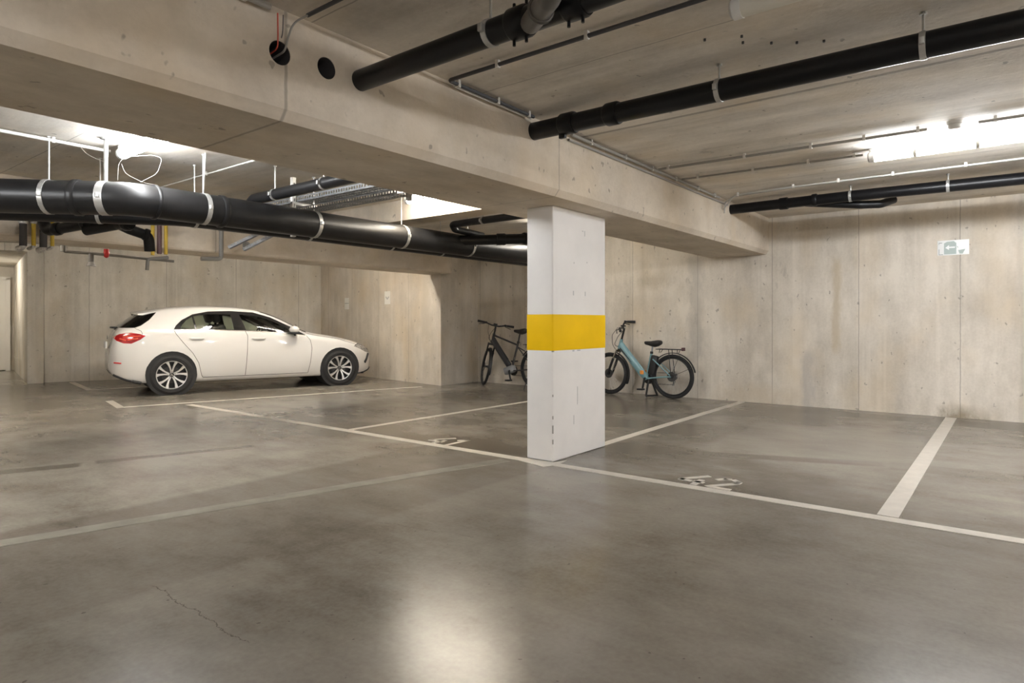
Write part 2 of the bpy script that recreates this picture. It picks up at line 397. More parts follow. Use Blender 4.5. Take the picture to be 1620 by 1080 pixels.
struct('wall_side', MB().box(-3.9, -3.7, -7, 19, 0, ZC), 'wall_y', 'side wall of the garage', 'wall')
struct('wall_rear', MB().box(-3.9, 9.8, -6.9, -6.7, 0, ZC), 'wall_x', 'rear wall of the garage', 'wall')

# main beam, with two empty sleeve holes
def beam(x0, x1, yf, yb, zb, ch, holes, name, mat, label):
    prof = [(yf, ZC + .02), (yf, zb + ch), (yf + ch * 0.8, zb), (yb, zb), (yb, ZC + .02)]
    mb = MB(); n = len(prof); vs = [(x, y, z) for x in (x0, x1) for y, z in prof]
    fs = [tuple(range(n)), tuple(range(2 * n - 1, n - 1, -1))] + [(i, n + i, n + (i + 1) % n, (i + 1) % n) for i in range(n)]
    mb.add(vs, fs); o = mb.build(name, mat, None, 20)
    if holes:
        cut = MB()
        for hx, hz, r in holes: cut.lathe([(0, yf - .2), (r, yf - .2), (r, yf + 0.45), (0, yf + 0.45)], 28, 'Y', 0, Matrix.Translation((hx, 0, hz)))
        co = cut.build('cutter', mat, None, 0)
        md = o.modifiers.new('b', 'BOOLEAN'); md.object = co; md.operation = 'DIFFERENCE'; md.solver = 'EXACT'
        dg = bpy.context.evaluated_depsgraph_get(); me = bpy.data.meshes.new_from_object(o.evaluated_get(dg))
        o.modifiers.clear(); o.data = me; bpy.data.objects.remove(co)
        me.set_sharp_from_angle(angle=radians(25))
    return tag(o, label, 'beam', None, 'structure')
YF = 2.80
HOLES = [(1.754, 2.487, 0.058), (2.022, 2.497, 0.056)]
bo = beam(-3.7, 9.65, YF, 3.66, 2.172, 0.05, HOLES, 'beam', 'beam', 'deep concrete beam resting on the white pillar')
for hx, hz, r in HOLES:
    prof = [(r + 0.001, YF + 0.004), (r - 0.002, YF + 0.004), (r - 0.002, YF + 0.40), (0, YF + .40)]
    MB().lathe(prof, 28, 'Y', 0, Matrix.Translation((hx, 0, hz))).build('hole_shade_lining', 'lagging', bo)  # dark lining colours in the shade inside each hole
beam(-3.7, 8.62, 8.15, 8.75, 2.085, 0.02, None, 'beam', 'beam', 'concrete beam behind the hanging pipes, over the car bay')
struct('beam', MB().box(5.42, 5.74, 3.66, 8.15, 2.445, ZC + .01), 'beam', 'short cross beam between the two long beams', 'beam')
MB().lathe([(0, 8.149), (0.042, 8.149), (0.042, 8.135), (0.055, 8.135), (0.055, 8.15)], 20, 'Y', 0, Matrix.Translation((4.60, 0, 2.215))).build('sleeve', ['greypipe'], bpy.data.objects['beam.001'])

# pillar
pil = struct('pillar', MB().rbox(4.475, 5.36, 3.06, 3.335, 0.0, 2.175, 0.012), 'pillar', 'white painted concrete pillar with a yellow band', 'pillar')
band = MB()
for k, (z0, z1) in enumerate([(0.935, 1.255)]):
    band.rbox(4.472, 5.363, 3.057, 3.338, z0, z1, 0.013)
band.build('painted_band', 'yellow', pil)
mo = MB(); mo.prism([(4.28, 3.02), (4.36, 3.36), (4.46, 3.34), (4.47, 3.05), (4.60, 3.0), (4.40, 2.97)], 0, 0.0035); mo.build('mortar_smear', 'line', pil)
ch = MB()
for z, w, h in ((0.93, .02, .012), (0.55, .004, .02), (0.36, .004, .03), (0.24, .007, .07), (0.15, .006, .04)):
    ch.rbox(4.4738, 4.4738 + w * .8 + .006, 3.0588, 3.0588 + w * .5 + .006, z, z + h, .003)
ch.build('chipped_edge', 'conduit', pil)
ch = MB()
for x, z, w, h in ((4.98, 1.96, .01, .05), (4.94, 2.0, .02, .008), (4.79, 1.42, .012, .04), (4.99, 1.42, .008, .04), (4.86, .45, .006, .16), (4.8, 0.28, .006, .08), (5.02, 1.72, .01, .012), (4.8, 1.7, .01, .015), (4.78, 0.925, .03, .012), (4.86, .927, .05, .010)):
    ch.box(x, x + w, 3.0585, 3.062, z, z + h)
ch.build('scuff_marks', 'skirt', pil)

# painted lines and bay numbers
def line(p, q, w, label, mat='line', z=0.003):
    p, q = Vector(p), Vector(q); d = (q - p).normalized(); nn = Vector((-d.y, d.x)) * w / 2
    o = MB().prism([(p + nn)[:], (p - nn)[:], (q - nn)[:], (q + nn)[:]], 0.0, z).build('parking_line', mat, None, 0)
    return tag(o, label, 'painted line', 'painted bay lines')
line((4.43, -5.5), (4.39, 9.33), 0.10, 'long white line along the fronts of the bays, passing the pillar')
line((4.48, 0.60), (9.60, 0.60), 0.115, 'wide white divider line right of bay 42, running to the right wall')
line((5.37, 3.13), (9.60, 3.17), 0.095, 'white divider line between pillar and wall, beside the blue bicycle')
line((4.46, 5.74), (9.0, 5.70), 0.085, 'white divider line between bays 40 and 41, ending near the dark bicycle')
line((3.66, 9.76), (8.25, 8.56), 0.085, 'white line on the floor along the near side of the car')
line((3.64, 9.70), (3.86, 10.72), 0.10, 'short white corner line behind the rear wheel of the car')
line((4.27, 12.7), (4.60, 14.6), 0.10, 'short white line by the back wall, left of the car')
line((4.30, 12.72), (8.9, 11.82), 0.085, 'white line on the floor on the far side of the car')
line((0.85, 4.30), (4.30, 3.43), 0.13, 'worn old line crossing the aisle toward the pillar', 'fadedline', 0.0018)

def digits(seq, org, label):
    # local u: to the reader's right (-Y), v: up the digit (+X)
    H, W, TK = 0.31, 0.165, 0.047
    D = {'4': [[(0.78, 1.0), (0.0, 0.40), (0.0, 0.30), (0.42, 0.30)], [(0.80, 0.52), (0.80, 0.02)], [(0.62, 0.30), (1.0, 0.30)]],
         '2': [[(0.0, 0.80), (0.22, 0.98), (0.42, 1.0)], [(0.6, 0.99), (0.92, 0.85), (0.92, 0.68), (0.05, 0.06)], [(0.22, 0.04), (1.0, 0.04)]],
         '1': [[(0.1, 0.78), (0.5, 1.0), (0.5, 0.0)]],
         '0': [[(0.42, 1.0), (0.12, 0.85), (0.05, 0.5), (0.12, 0.15), (0.42, 0.0)], [(0.62, 1.0), (0.9, 0.85), (0.96, 0.5), (0.9, 0.15), (0.62, 0.0)]]}
    mb = MB(); u0 = 0.0
    for c in seq:
        for st in D[c]:
            for (a, b) in zip(st, st[1:]):
                A = Vector((org[0] + a[1] * H, org[1] - u0 - a[0] * W)); B = Vector((org[0] + b[1] * H, org[1] - u0 - b[0] * W))
                d = (B - A).normalized(); nn = Vector((-d.y, d.x)) * TK / 2; A = A - d * TK * .25; B = B + d * TK * .25
                mb.prism([(A + nn)[:], (A - nn)[:], (B - nn)[:], (B + nn)[:]], 0, 0.0032)
        u0 += 0.225
    return tag(mb.build('bay_number', 'line', None, 0), label, 'floor number', 'stencilled bay numbers')
digits('42', (4.485, 1.965), 'white stencilled number 42 on the floor right of the pillar')
digits('41', (4.465, 4.60), 'white stencilled number 41 on the floor left of the pillar')
digits('40', (4.455, 7.66), 'faint white stencilled number 40 on the floor in front of the car')

# ------------------------------------------------------------------ passage furniture
dd = (Vector((Q2.x - 1.7, Q2.y + .34)) - Vector((Q2.x, Q2.y))).normalized(); ang = atan2(dd.y, dd.x)
T = Matrix.Translation((Q2.x, Q2.y - 0.02, 0)) @ Matrix.Rotation(ang, 4, 'Z')     # local +x runs left along the end wall; +y toward the viewer is negative rotation side
fr = MB(); fr.box(0.08, 0.17, 0.0, 0.09, 0, 2.3, 0, T); fr.box(0.08, 1.3, 0.0, 0.09, 2.22, 2.3, 0, T); fr.box(1.21, 1.3, 0.0, 0.09, 0, 2.3, 0, T)
dr = struct('door_1', fr, 'white', 'white door at the end of the passage', 'door')
MB().box(0.17, 1.21, 0.02, 0.06, 0.02, 2.22, 0, T).build('door_leaf', 'white', dr)
MB().rbox(1.08, 1.18, 0.06, 0.11, 1.02, 1.05, .008, 0, T).build('door_handle', 'zinc', dr)
pc = thing('pull_cord', 'thin pull cord with a red knob hanging in the left passage', 'pull cord', (Q1.x + .15, Q1.y + 2.0, 0))
sp = Vector((-0.32, 0.55))
MB().tube([(sp.x, sp.y, 2.545), (sp.x, sp.y, 1.70)], 0.006, 6).build('cord', 'darkwire', pc)
MB().ball((sp.x, sp.y, 1.66), .04, .04, .05).build('knob', 'red', pc)
MB().rbox(sp.x - .07, sp.x + .07, sp.y - .05, sp.y + .05, 2.46, 2.555, .01).build('ceiling_switch', 'conduit', pc)

# ------------------------------------------------------------------ lamps
def lamp(name, label, x, y0, y1, glow, group='tube lights on the ceiling', z=ZC, rz=0.0):
    t = thing(name, label, 'light', (x, (y0 + y1) / 2, z), rz, group); L = abs(y1 - y0) / 2
    h = MB(); h.rbox(-.032, .032, -L + .03, L - .03, -.034, -.001, .008); h.build('housing', 'housing', t)
    c = MB().tube([(0, -L + .05, -.072), (0, L - .05, -.072)], .044, 20); c.build('diffuser', glow, t)
    for s in (-1, 1):
        e = MB(); e.tube([(0, s * (L - .052), -.072), (0, s * (L - .012), -.072), (0, s * L, -.072)], [.048, .048, .038], 20); e.rbox(-.03, .03, s * (L - .03) - .02, s * (L - .03) + .02, -.05, -.001, .006)
        e.build('end_cap', 'housing', t)
    for k in (-.55, .0, .55):
        MB().tube([(0, k * L - .012, -.072), (0, k * L + .012, -.072)], .0475, 20).build('clip', 'clip', t)
    return t
lamp('tube_light', 'bright tube light on the ceiling at the right edge of the front bay', 6.36, -0.56, 1.0, 'cool')
lamp('tube_light', 'lit tube light seen past the beam above the leftmost hanging pipe', 2.27, 4.58, 6.05, 'cooldim')
lamp('tube_light', 'warm lit tube light half hidden by the beam, left of the pillar', 5.22, 4.20, 5.68, 'warm')
lamp('tube_light', 'unlit tube light at the top edge between the two thick front pipes', 2.97, -0.45, 1.03, 'off')
for x, y in ((6.36, -3.6), (3.4, -5.2), (-2.4, -4.6)):
    lamp('tube_light', 'added fill tube light on the ceiling behind the camera', x, y - .75, y + .75, 'coolfill')  # unseen fill tubes, added behind the camera to flatten the light
lamp('tube_light', 'added fill tube light on the ceiling left of the view', -1.2, 4.5, 6.0, 'coolfillmid')  # unseen fill tube, added to brighten the left side
for x in (1.2, 4.6, 7.0):
    lamp('tube_light', 'added fill tube light over the car bay, hidden by the far beam', x, 9.05 - .75, 9.05 + .75 + .0, 'warmfill', rz=radians(90))  # fill tubes added out of sight to brighten car and back walls
lamp('tube_light', 'tube light on the passage ceiling at far left', 3.55, 16.9, 18.2, 'lowglow', z=2.55)
lamp('tube_light', 'added fill tube light over the bicycles, hidden by the pillar', 7.9, 4.7, 5.75, 'lowglow')  # extra tube tucked behind the pillar to brighten bicycles and wall

# ------------------------------------------------------------------ pipes
def clamp(parent, p, d, r, rod_to=ZC, mat='zinc', w=0.028, side=(0, 0), rodr=0.006):
    p = Vector(p); d = Vector(d).normalized()
    c = MB().tube([p - d * w / 2, p + d * w / 2], r + 0.005, 20, True)
    up = Vector((0, 0, 1)); sd = d.cross(up).normalized()
    for s in (1, -1):
        q = p + sd * s * (r + .012); c.rbox(q.x - .012, q.x + .012, q.y - .012, q.y + .012, q.z - .018, q.z + .018, .004)
    o = c.build('clamp', mat, parent)
    if rod_to:
        MB().tube([(p.x + side[0], p.y + side[1], p.z + r * .9), (p.x + side[0] * 1.0, p.y + side[1], rod_to)], rodr, 8).build('hanger_rod', mat, o)
        MB().tube([(p.x + side[0], p.y + side[1], rod_to - .012), (p.x + side[0], p.y + side[1], rod_to)], rodr * 2.6, 10).build('anchor', mat, o)
    return o
def coupling(parent, p, d, r, L=0.11, mat='blackpipe', bolts=False):
    p = Vector(p); d = Vector(d).normalized()
    mb = MB().tube([p - d * L / 2, p - d * (L / 2 - .012), p + d * (L / 2 - .012), p + d * L / 2], [r + .006, r + .012, r + .012, r + .006], 22)
    o = mb.build('coupling', mat, parent)
    if bolts:
        for s in (-1, 1):
            q = p + d * s * L * .33
            for z in (1, -1):
                MB().tube([(q.x, q.y - .0, q.z + z * r), (q.x, q.y, q.z + z * (r + .035))], .007, 8).build('bolt', mat, o)
    return o
def pipe(name, label, pts, r, R=None, mat='blackpipe', cat='pipe', group=None, seg=22):
    t = thing(name, label, cat, (0, 0, 0), 0, group)
    MB().tube(fillet(pts, R or r * 1.8) if len(pts) > 2 else pts, r, seg).build('pipe_run', mat, t)
    return t
YD = (0, 1, 0); XD = (1, 0, 0)
# three front pipes
p = pipe('drain_pipe', 'leftmost front black drain pipe, entering the beam and carrying a slanted branch', [(2.245, YF + .12, 2.50), (2.165, 1.4, 2.455), (2.12, 0.2, 2.44)], 0.056)
clamp(p, (2.187, 1.83, 2.468), YD, .056); coupling(p, (2.181, 1.66, 2.462), YD, .056, .10, bolts=True); coupling(p, (2.165, 1.37, 2.455), YD, .056, .10, bolts=True)
MB().tube(fillet([(2.16, 1.59, 2.432), (1.99, 1.38, 2.40), (1.76, 1.10, 2.43), (1.70, 1.03, ZC)], .08), .044, 18).build('branch_pipe', 'greydark', p)
coupling(p, (2.06, 1.466, 2.413), (.17, .21, .03), .044, .02, 'greydark')
p = pipe('drain_pipe', 'middle front black drain pipe, entering the beam above the pillar', [(3.85, YF + .12, 2.60), (3.72, 1.4, 2.545), (3.70, -1.6, 2.52)], 0.064)
for y in (1.36, 0.345, -0.8): clamp(p, (3.72 - (0.004 if y < 1 else 0), y, 2.545 - max(0, 1.4 - y) * .008), YD, .064)
coupling(p, (3.81, 2.47, 2.586), (.09, 1, .04), .064, .12); coupling(p, (3.78, 2.1, 2.572), (.09, 1, .04), .064, .10); 
MB().rbox(3.80, 3.83, 2.50, 2.55, 2.49, 2.53, .004).build('bolt', 'blackpipe', p)
p = pipe('drain_pipe', 'black drain pipe nearest the right wall, entering the beam end', [(8.07, YF + .12, 2.605), (7.93, 1.4, 2.585), (7.86, -2.0, 2.545)], 0.06)
for y in (1.42, 0.52, -.6): clamp(p, (7.93 - (1.42 - y) * .02, y, 2.585 - max(0, 1.4 - y) * .012), YD, .06)
coupling(p, (8.01, 2.15, 2.597), YD, .06, .10); coupling(p, (7.97, 1.8, 2.592), YD, .06, .06)
MB().tube(fillet([(7.99, 1.9, 2.575), (8.06, 1.35, 2.50), (8.16, 1.16, 2.50), (8.3, 1.05, 2.56)], .1), .045, 16).build('branch_pipe', 'blackpipe', p)
# large hanging pipe behind the beam
ZM = 2.205
p = pipe('sewer_pipe', 'thickest black hanging pipe, bending near the left lamp', [(0.35, 7.62, ZM), (2.24, 5.76, ZM), (8.30, 5.76, ZM), (8.30, 5.76, ZC)], 0.138, 0.35, 'dustpipe', 'pipe', None, 30)
D45 = (1, -1, 0)
clamp(p, (1.79, 6.20, ZM), D45, .138, w=.035); clamp(p, (2.10, 5.90, ZM), D45, .138, w=.06, rodr=.016)
coupling(p, (1.95, 6.05, ZM), D45, .138, .06, 'dustpipe'); coupling(p, (2.42, 5.76, ZM), XD, .138, .03, 'dustpipe')
for x in (2.84, 4.0, 5.22, 6.40): clamp(p, (x, 5.76, ZM), XD, .138, w=.04)
coupling(p, (3.0, 5.76, ZM), XD, .138, .05, 'dustpipe')
MB().tube([(2.86, 5.80, ZM + .13), (2.83, 5.70, ZC)], .006, 6).build('hanger_rod', 'zinc', p.children[4])
p = pipe('sewer_pipe', 'thinner black pipe running just behind and below the thickest one', [(0.5, 8.1, 2.19), (2.86, 6.22, 2.19), (8.60, 6.22, 2.19), (8.60, 6.22, ZC)], 0.095, 0.3, 'blackpipe')
clamp(p, (2.32, 6.65, 2.19), (1.17, -.93, 0), .095)
for x in (2.98, 4.25, 5.45, 6.35): clamp(p, (x, 6.22, 2.19), XD, .095)
p = pipe('branch_pipe', 'dusty grey pipe from the beam down to the thickest hanging pipe', [(3.48, 3.70, 2.43), (3.48, 6.02, 2.42), (3.48, 6.22, 2.30)], 0.053, .08, 'dustpipe')
clamp(p, (3.48, 5.64, 2.42), YD, .053); clamp(p, (3.48, 4.86, 2.425), YD, .053)
p = pipe('branch_pipe', 'thin grey pipe with a hairpin bend left of the pillar', [(5.83, 3.70, 2.41), (5.83, 5.50, 2.40), (6.0, 5.62, 2.37), (6.52, 5.60, 2.345)], 0.043, .10, 'dustpipe')
clamp(p, (5.83, 5.0, 2.402), YD, .043)
p = pipe('branch_pipe', 'black pipe with thick couplings joining the thickest pipe beside the pillar', [(8.10, 5.02, ZC), (8.10, 5.02, 2.28), (6.85, 5.10, 2.30), (6.45, 5.45, 2.27), (6.15, 5.68, 2.25)], 0.066, .12)
coupling(p, (6.85, 5.11, 2.30), (1, -.1, 0), .066, .12); coupling(p, (6.58, 5.33, 2.28), (1, -.9, 0.05), .066, .12); coupling(p, (7.2, 5.08, 2.295), XD, .066, .12)
p = pipe('branch_pipe', 'black elbow pipe under the left end of the hanging pipes', [(2.16, 8.15, 2.28), (2.16, 7.70, 2.27), (2.17, 7.58, 2.09), (2.42, 7.0, 2.16), (2.42, 6.70, 2.20)], 0.052, .09)
coupling(p, (2.22, 7.45, 2.105), (.25, -.58, .07), .052, .07); coupling(p, (2.36, 7.13, 2.145), (.25, -.58, .07), .052, .05)
p = pipe('branch_pipe', 'black pipe stub with a round end cap under the hanging pipes', [(2.36, 7.12, 2.08), (2.52, 6.80, 2.125), (2.57, 6.62, 2.125)], 0.052, .06)
coupling(p, (2.55, 6.66, 2.125), (.05, -.18, 0), .058, .06)
p = pipe('branch_pipe', 'black pipe dropping beside the yellow pipes behind the hanging pipes', [(2.56, 6.95, 2.16), (2.66, 6.88, 2.10), (2.82, 6.84, 2.05), (2.84, 6.86, 1.90)], 0.05, .08)
coupling(p, (2.80, 6.845, 2.06), (.16, -.04, -.05), .05, .05)

# vertical service pipes in front of the second beam
def riser(label, x, z0, z1, r, mat, foil=None, elbow=True, group='service pipes in front of the far beam'):
    t = thing('service_pipe', label, 'pipe', (x, 8.05, 0), 0, group)
    MB().tube([(0, 0, z0), (0, 0, z1)], r, 14).build('pipe_run', mat, t)
    if foil: MB().tube([(0, 0, foil[0]), (0, 0, foil[0] + .02), (0, 0, foil[1] - .02), (0, 0, foil[1])], [r + .004, r + .012, r + .013, r + .006], 14).build('foil_wrap', 'foil', t)
    if elbow: MB().tube(fillet([(0, 0, z0 + .05), (0, 0, z0 - .01), (-.03, 0.06, z0 - .03)], .03), r * .95, 12).build('elbow', 'foil', t)
    return t
riser('dark lagged pipe with foil top, first from the left', 2.10, 1.97, 2.60, .034, 'lagging', (2.20, 2.32))
riser('yellow pipe with foil top, between two dark lagged pipes', 2.19, 1.98, 2.60, .02, 'gasyellow', (2.21, 2.33))
riser('dark lagged pipe with foil top, right of the first yellow pipe', 2.275, 1.97, 2.60, .034, 'lagging', (2.19, 2.32))
riser('short yellow pipe, fourth from the left by the elbow pipe', 2.355, 1.99, 2.60, .018, 'gasyellow')
riser('yellow pipe left of the maroon pipe', 3.365, 1.98, 2.60, .02, 'gasyellow', None, False)
riser('maroon pipe between two yellow pipes', 3.44, 2.0, 2.60, .026, 'maroon', None, False)
riser('yellow pipe right of the maroon pipe', 3.515, 2.0, 2.60, .02, 'gasyellow', None, False)
t = thing('service_pipe', 'grey vertical pipe with bent foot in front of the far beam', 'pipe', (4.2, 8.05, 0), 0, 'service pipes in front of the far beam')
MB().tube(fillet([(0, 0, 2.62), (0, 0, 2.0), (-.25, .02, 1.985)], .05), .027, 14).build('pipe_run', 'greypipe', t)
MB().tube([(0, 0, 2.36), (0, 0, 2.40)], .034, 14).build('coupling', 'greypipe', t)
t = thing('service_pipe', 'grey bracket pipe below the maroon and yellow pipes', 'pipe', (3.44, 8.05, 0), 0, 'service pipes in front of the far beam')
MB().tube(fillet([(-.13, .02, 1.80), (-.13, 0, 1.93), (.10, 0, 1.965)], .03), .02, 10).build('pipe_run', 'greypipe', t)

# conduit on the back wall with a red valve and a hanging detector
t = thing('wall_conduit', 'grey conduit with a red valve on the back wall, upper left', 'conduit', (0, 0, 0))
MB().tube(fillet([(2.73, 8.95, 2.55), (2.73, 8.95, 2.03), (3.05, 8.88, 2.025), (3.9, 8.70, 1.985)], .03), .018, 10).build('pipe_run', 'greypipe', t)
MB().tube([(2.73, 8.95, 2.03), (2.73, 8.95, 2.2)], .034, 10).build('sleeve', 'greypipe', t)
v = MB(); v.ball((3.16, 8.86, 2.03), .035, .035, .05); v.tube([(3.16, 8.86, 2.03), (3.16, 8.86, 2.09)], .03, 10); v.build('valve', 'red', t)
t = thing('warning_horn', 'small dark device hanging below the grey conduit', 'alarm', (3.0, 8.885, 1.90), 0)
MB().tube([(0, 0, .12), (0, 0, .02)], .03, 12).build('body', 'greypipe', t)
MB().lathe([(0, .02), (.035, .02), (.055, -.03), (0, -.03)], 16).build('horn_cover', 'conduit', t)

# cable trays
def tray(label, p0, p1, w, h, mat='traysteel', pitch=0.05, group='perforated cable trays'):
    t = thing('cable_tray', label, 'cable tray', (0, 0, 0), 0, group)
    p0, p1 = Vector(p0), Vector(p1); d = p1 - p0; L = d.length; d.normalize()
    sd = d.cross(Vector((0, 0, 1))).normalized(); up = sd.cross(d)
    T = Matrix((( d.x, sd.x, up.x, p0.x), (d.y, sd.y, up.y, p0.y), (d.z, sd.z, up.z, p0.z), (0, 0, 0, 1)))
    for s in (-1, 1):
        m = MB(); y = s * w / 2
        m.box(0, L, y - .001, y + .001, 0, h * .28, 0, T); m.box(0, L, y - .001, y + .001, h * .72, h, 0, T)
        k = 0.0
        while k < L - .02: m.box(k, k + .018, y - .001, y + .001, h * .28, h * .72, 0, T); k += pitch * .8
        m.build('side_rail', mat, t, 0)
    m = MB()
    for y in (-.36, 0, .36): m.box(0, L, w * y - .012, w * y + .012, -.0015, .0015, 0, T)
    k = 0.0
    while k < L - .02: m.box(k, k + .02, -w / 2, w / 2, -.001, .001, 0, T); k += pitch
    m.build('tray_base', mat, t, 0)
    return t
t = tray('upper perforated steel cable tray, crossing above the thickest pipe', (4.02, 4.40, 2.45), (4.02, 7.6, 2.45), .20, .06)
st = MB(); st.box(3.86, 3.902, 5.93, 5.97, 2.08, ZC); st.box(3.86, 4.16, 5.932, 5.97, 2.418, 2.447); st.box(3.86, 4.16, 5.932, 5.97, 2.333, 2.362)
so = st.build('support_strut', 'white', t, 0)
sl = MB(); 
for k in range(10): sl.box(3.875, 3.887, 5.927, 5.931, 2.12 + k * .055, 2.15 + k * .055)
sl.build('slots', 'greypipe', so, 0)
tray('lower cable tray beneath the upper one, lit warm from below', (4.06, 4.45, 2.365), (4.06, 7.4, 2.365), .16, .045)
tray('short tilted cable tray on the far beam, nearest the grey vertical pipe', (4.26, 7.95, 2.13), (4.56, 7.70, 2.34), .09, .035)
tray('second short tilted cable tray on the far beam, near the round hole', (4.46, 7.95, 2.12), (4.74, 7.70, 2.33), .09, .035)
t = thing('motion_sensor', 'small grey sensor box hanging at the end of the cable trays', 'sensor', (4.10, 4.42, 2.40))
MB().rbox(-.09, .07, -.05, .05, -.01, .05, .008).build('bracket', 'greypipe', t)
MB().tube([(-.0, 0, .0), (-.0, 0, -.085)], .03, 14).build('sensor_head', 'greypipe', t)

# ------------------------------------------------------------------ conduits
def conduit(label, pts, r, mat, clips, R=.03, group='conduits on the ceiling', clipmat='clip', z_attach=ZC):
    t = thing('conduit', label, 'conduit', (0, 0, 0), 0, group)
    MB().tube(fillet(pts, R) if len(pts) > 2 else pts, r, 10).build('conduit_run', mat, t)
    for (x, y, z) in clips:
        m = MB(); m.rbox(x - .012, x + .012, y - .012, y + .012, z - r - .006, z_attach, .004); m.build('clip', clipmat, t)
    return t
ZK = ZC - 0.028
conduit('dark conduit between the first and second front pipes, turning along the beam', [(2.87, -.6, ZK), (2.87, YF - .06, ZK), (3.76, YF - .06, ZK)], .012, 'darkwire', [(2.87, y, ZK) for y in (.35, 1.05, 1.75, 2.35)] + [(x, YF - .06, ZK) for x in (2.96, 3.35, 3.7)])
conduit('pale thin conduit along the top of the beam, left of the second front pipe', [(2.95, YF - .035, ZK - .005), (3.76, YF - .035, ZK - .005)], .009, 'whiteconduit', [])
conduit('grey conduit along the beam top, from the second front pipe to the right', [(4.3, YF - .04, ZK), (7.55, YF - .04, ZK)], .013, 'conduit', [(x, YF - .04, ZK) for x in (4.6, 5.2, 5.75, 6.3, 6.9, 7.4)])
conduit('second grey conduit below the first along the beam top', [(4.3, YF - .012, ZK - .035), (7.9, YF - .012, ZK - .035)], .011, 'conduit', [])
conduit('dark conduit crossing the ceiling to the smoke detector', [(5.80, YF - .08, ZK), (5.82, 2.0, ZK), (5.87, .52, ZK)], .012, 'conduit', [(5.80, 2.62, ZK), (5.82, 1.9, ZK), (5.84, 1.35, ZK), (5.855, .95, ZK), (5.868, .58, ZK)])
conduit('dark conduit continuing past the smoke detector', [(5.90, .20, ZK), (5.95, -1.6, ZK)], .012, 'conduit', [(5.905, .1, ZK), (5.92, -.5, ZK)])
conduit('thin dark conduit leading to the lit tube light at right', [(6.36, YF - .08, ZK), (6.38, 2.0, ZK), (6.42, 1.05, ZK)], .010, 'conduit', [(6.365, 2.55, ZK), (6.38, 2.0, ZK), (6.40, 1.5, ZK), (6.41, 1.12, ZK)])
conduit('white conduit beside the tube light, bending down at the beam', [(7.78, YF - .02, 2.52), (7.72, YF - .05, 2.64), (7.52, 2.55, ZK), (7.45, 1.9, ZK), (7.44, -1.6, ZK)], .009, 'paleconduit', [(7.52, 2.53, ZK), (7.45, 1.9, ZK), (7.447, 1.45, ZK), (7.444, .95, ZK), (7.442, .35, ZK), (7.44, -.3, ZK)], .08)
conduit('second white conduit right beside the first', [(7.74, YF - .02, 2.56), (7.62, 2.62, ZK), (7.49, 1.9, ZK), (7.48, -1.6, ZK)], .007, 'paleconduit', [], .08)
conduit('dark conduit running toward the camera above the first sleeve hole', [(1.84, -.4, ZK), (1.84, YF - .1, ZK)], .010, 'darkwire', [(1.84, 1.4, ZK), (1.84, 2.3, ZK)])
conduit('pale conduit along the upper left top of the beam', [(0.6, YF - .035, ZK), (1.68, YF - .035, ZK)], .016, 'conduit', [(1.0, YF - .035, ZK), (1.55, YF - .035, ZK)])
conduit('white conduit on the far ceiling, leading to the left lamp', [(0.3, 6.20, ZK), (2.24, 6.20, ZK)], .014, 'whiteconduit', [(1.82, 6.20, ZK), (2.2, 6.2, ZK), (1.2, 6.2, ZK)])
conduit('thin pale conduit on the ceiling above the hanging pipes', [(3.18, 7.4, ZK), (3.18, 3.7, ZK)], .008, 'clip', [(3.18, 6.4, ZK), (3.18, 5.2, ZK)])
conduit('short pale conduit between the dusty pipe and the trays', [(3.75, 5.3, ZK), (4.3, 5.3, ZK)], .010, 'whiteconduit', [(4.28, 5.3, ZK), (3.8, 5.3, ZK)])
# wires into the first sleeve hole and loose cables at the left lamp
def cable(label, pts, r, mat, group=None):
    return tag(MB().tube(fillet(pts, .12, 9), r, 8).build('cable', mat), label, 'cable', group)
hx, hz = HOLES[0][0], HOLES[0][1]
cable('red cable hanging into the first sleeve hole of the beam', [(hx - .025, YF - .02, 2.665), (hx - .02, YF - .015, 2.56), (hx - .018, YF - .01, 2.50), (hx - .018, YF + .2, 2.47)], .0035, 'redwire')
cable('thin dark cable in the middle of the first sleeve hole', [(hx + .008, YF - .015, 2.67), (hx + .008, YF - .01, 2.55), (hx + .005, YF + .2, 2.48)], .0025, 'darkwire')
cable('grey green cable bending from the ceiling conduit into the first sleeve hole', [(1.84, YF - .12, ZK), (1.80, YF - .04, 2.64), (1.785, YF - .015, 2.56), (1.775, YF - .01, 2.50), (1.77, YF + .2, 2.48)], .005, 'conduit')
cable('pale loose cable arching between the lamp and the thick hanging rod', [(2.17, 5.85, 2.36), (2.19, 5.88, 2.56), (2.40, 5.75, 2.60), (2.46, 5.7, 2.58), (2.42, 5.70, 2.44), (2.30, 5.74, 2.35)], .0016, 'conduit')
cable('pale loose cable looping left of the thick hanging rod', [(2.12, 5.92, 2.50), (2.0, 6.0, 2.56), (1.99, 6.15, 2.66), (1.985, 6.15, 2.68)], .0016, 'conduit')
cable('pale loose cable drooping onto the bend of the thickest pipe', [(2.2, 5.85, 2.50), (2.22, 5.83, 2.42), (2.33, 5.74, 2.35), (2.40, 5.72, 2.345)], .0016, 'conduit')
t = thing('smoke_detector', 'round pale smoke detector on the ceiling beside the tube light', 'smoke detector', (5.885, .345, ZC))
MB().lathe([(0, 0), (.055, 0), (.055, -.022), (.05, -.026), (0, -.026)], 24).build('base', 'clip', t)
MB().lathe([(0, -.026), (.046, -.026), (.044, -.048), (.028, -.056), (0, -.056)], 24).build('sensor_head', 'clip', t)
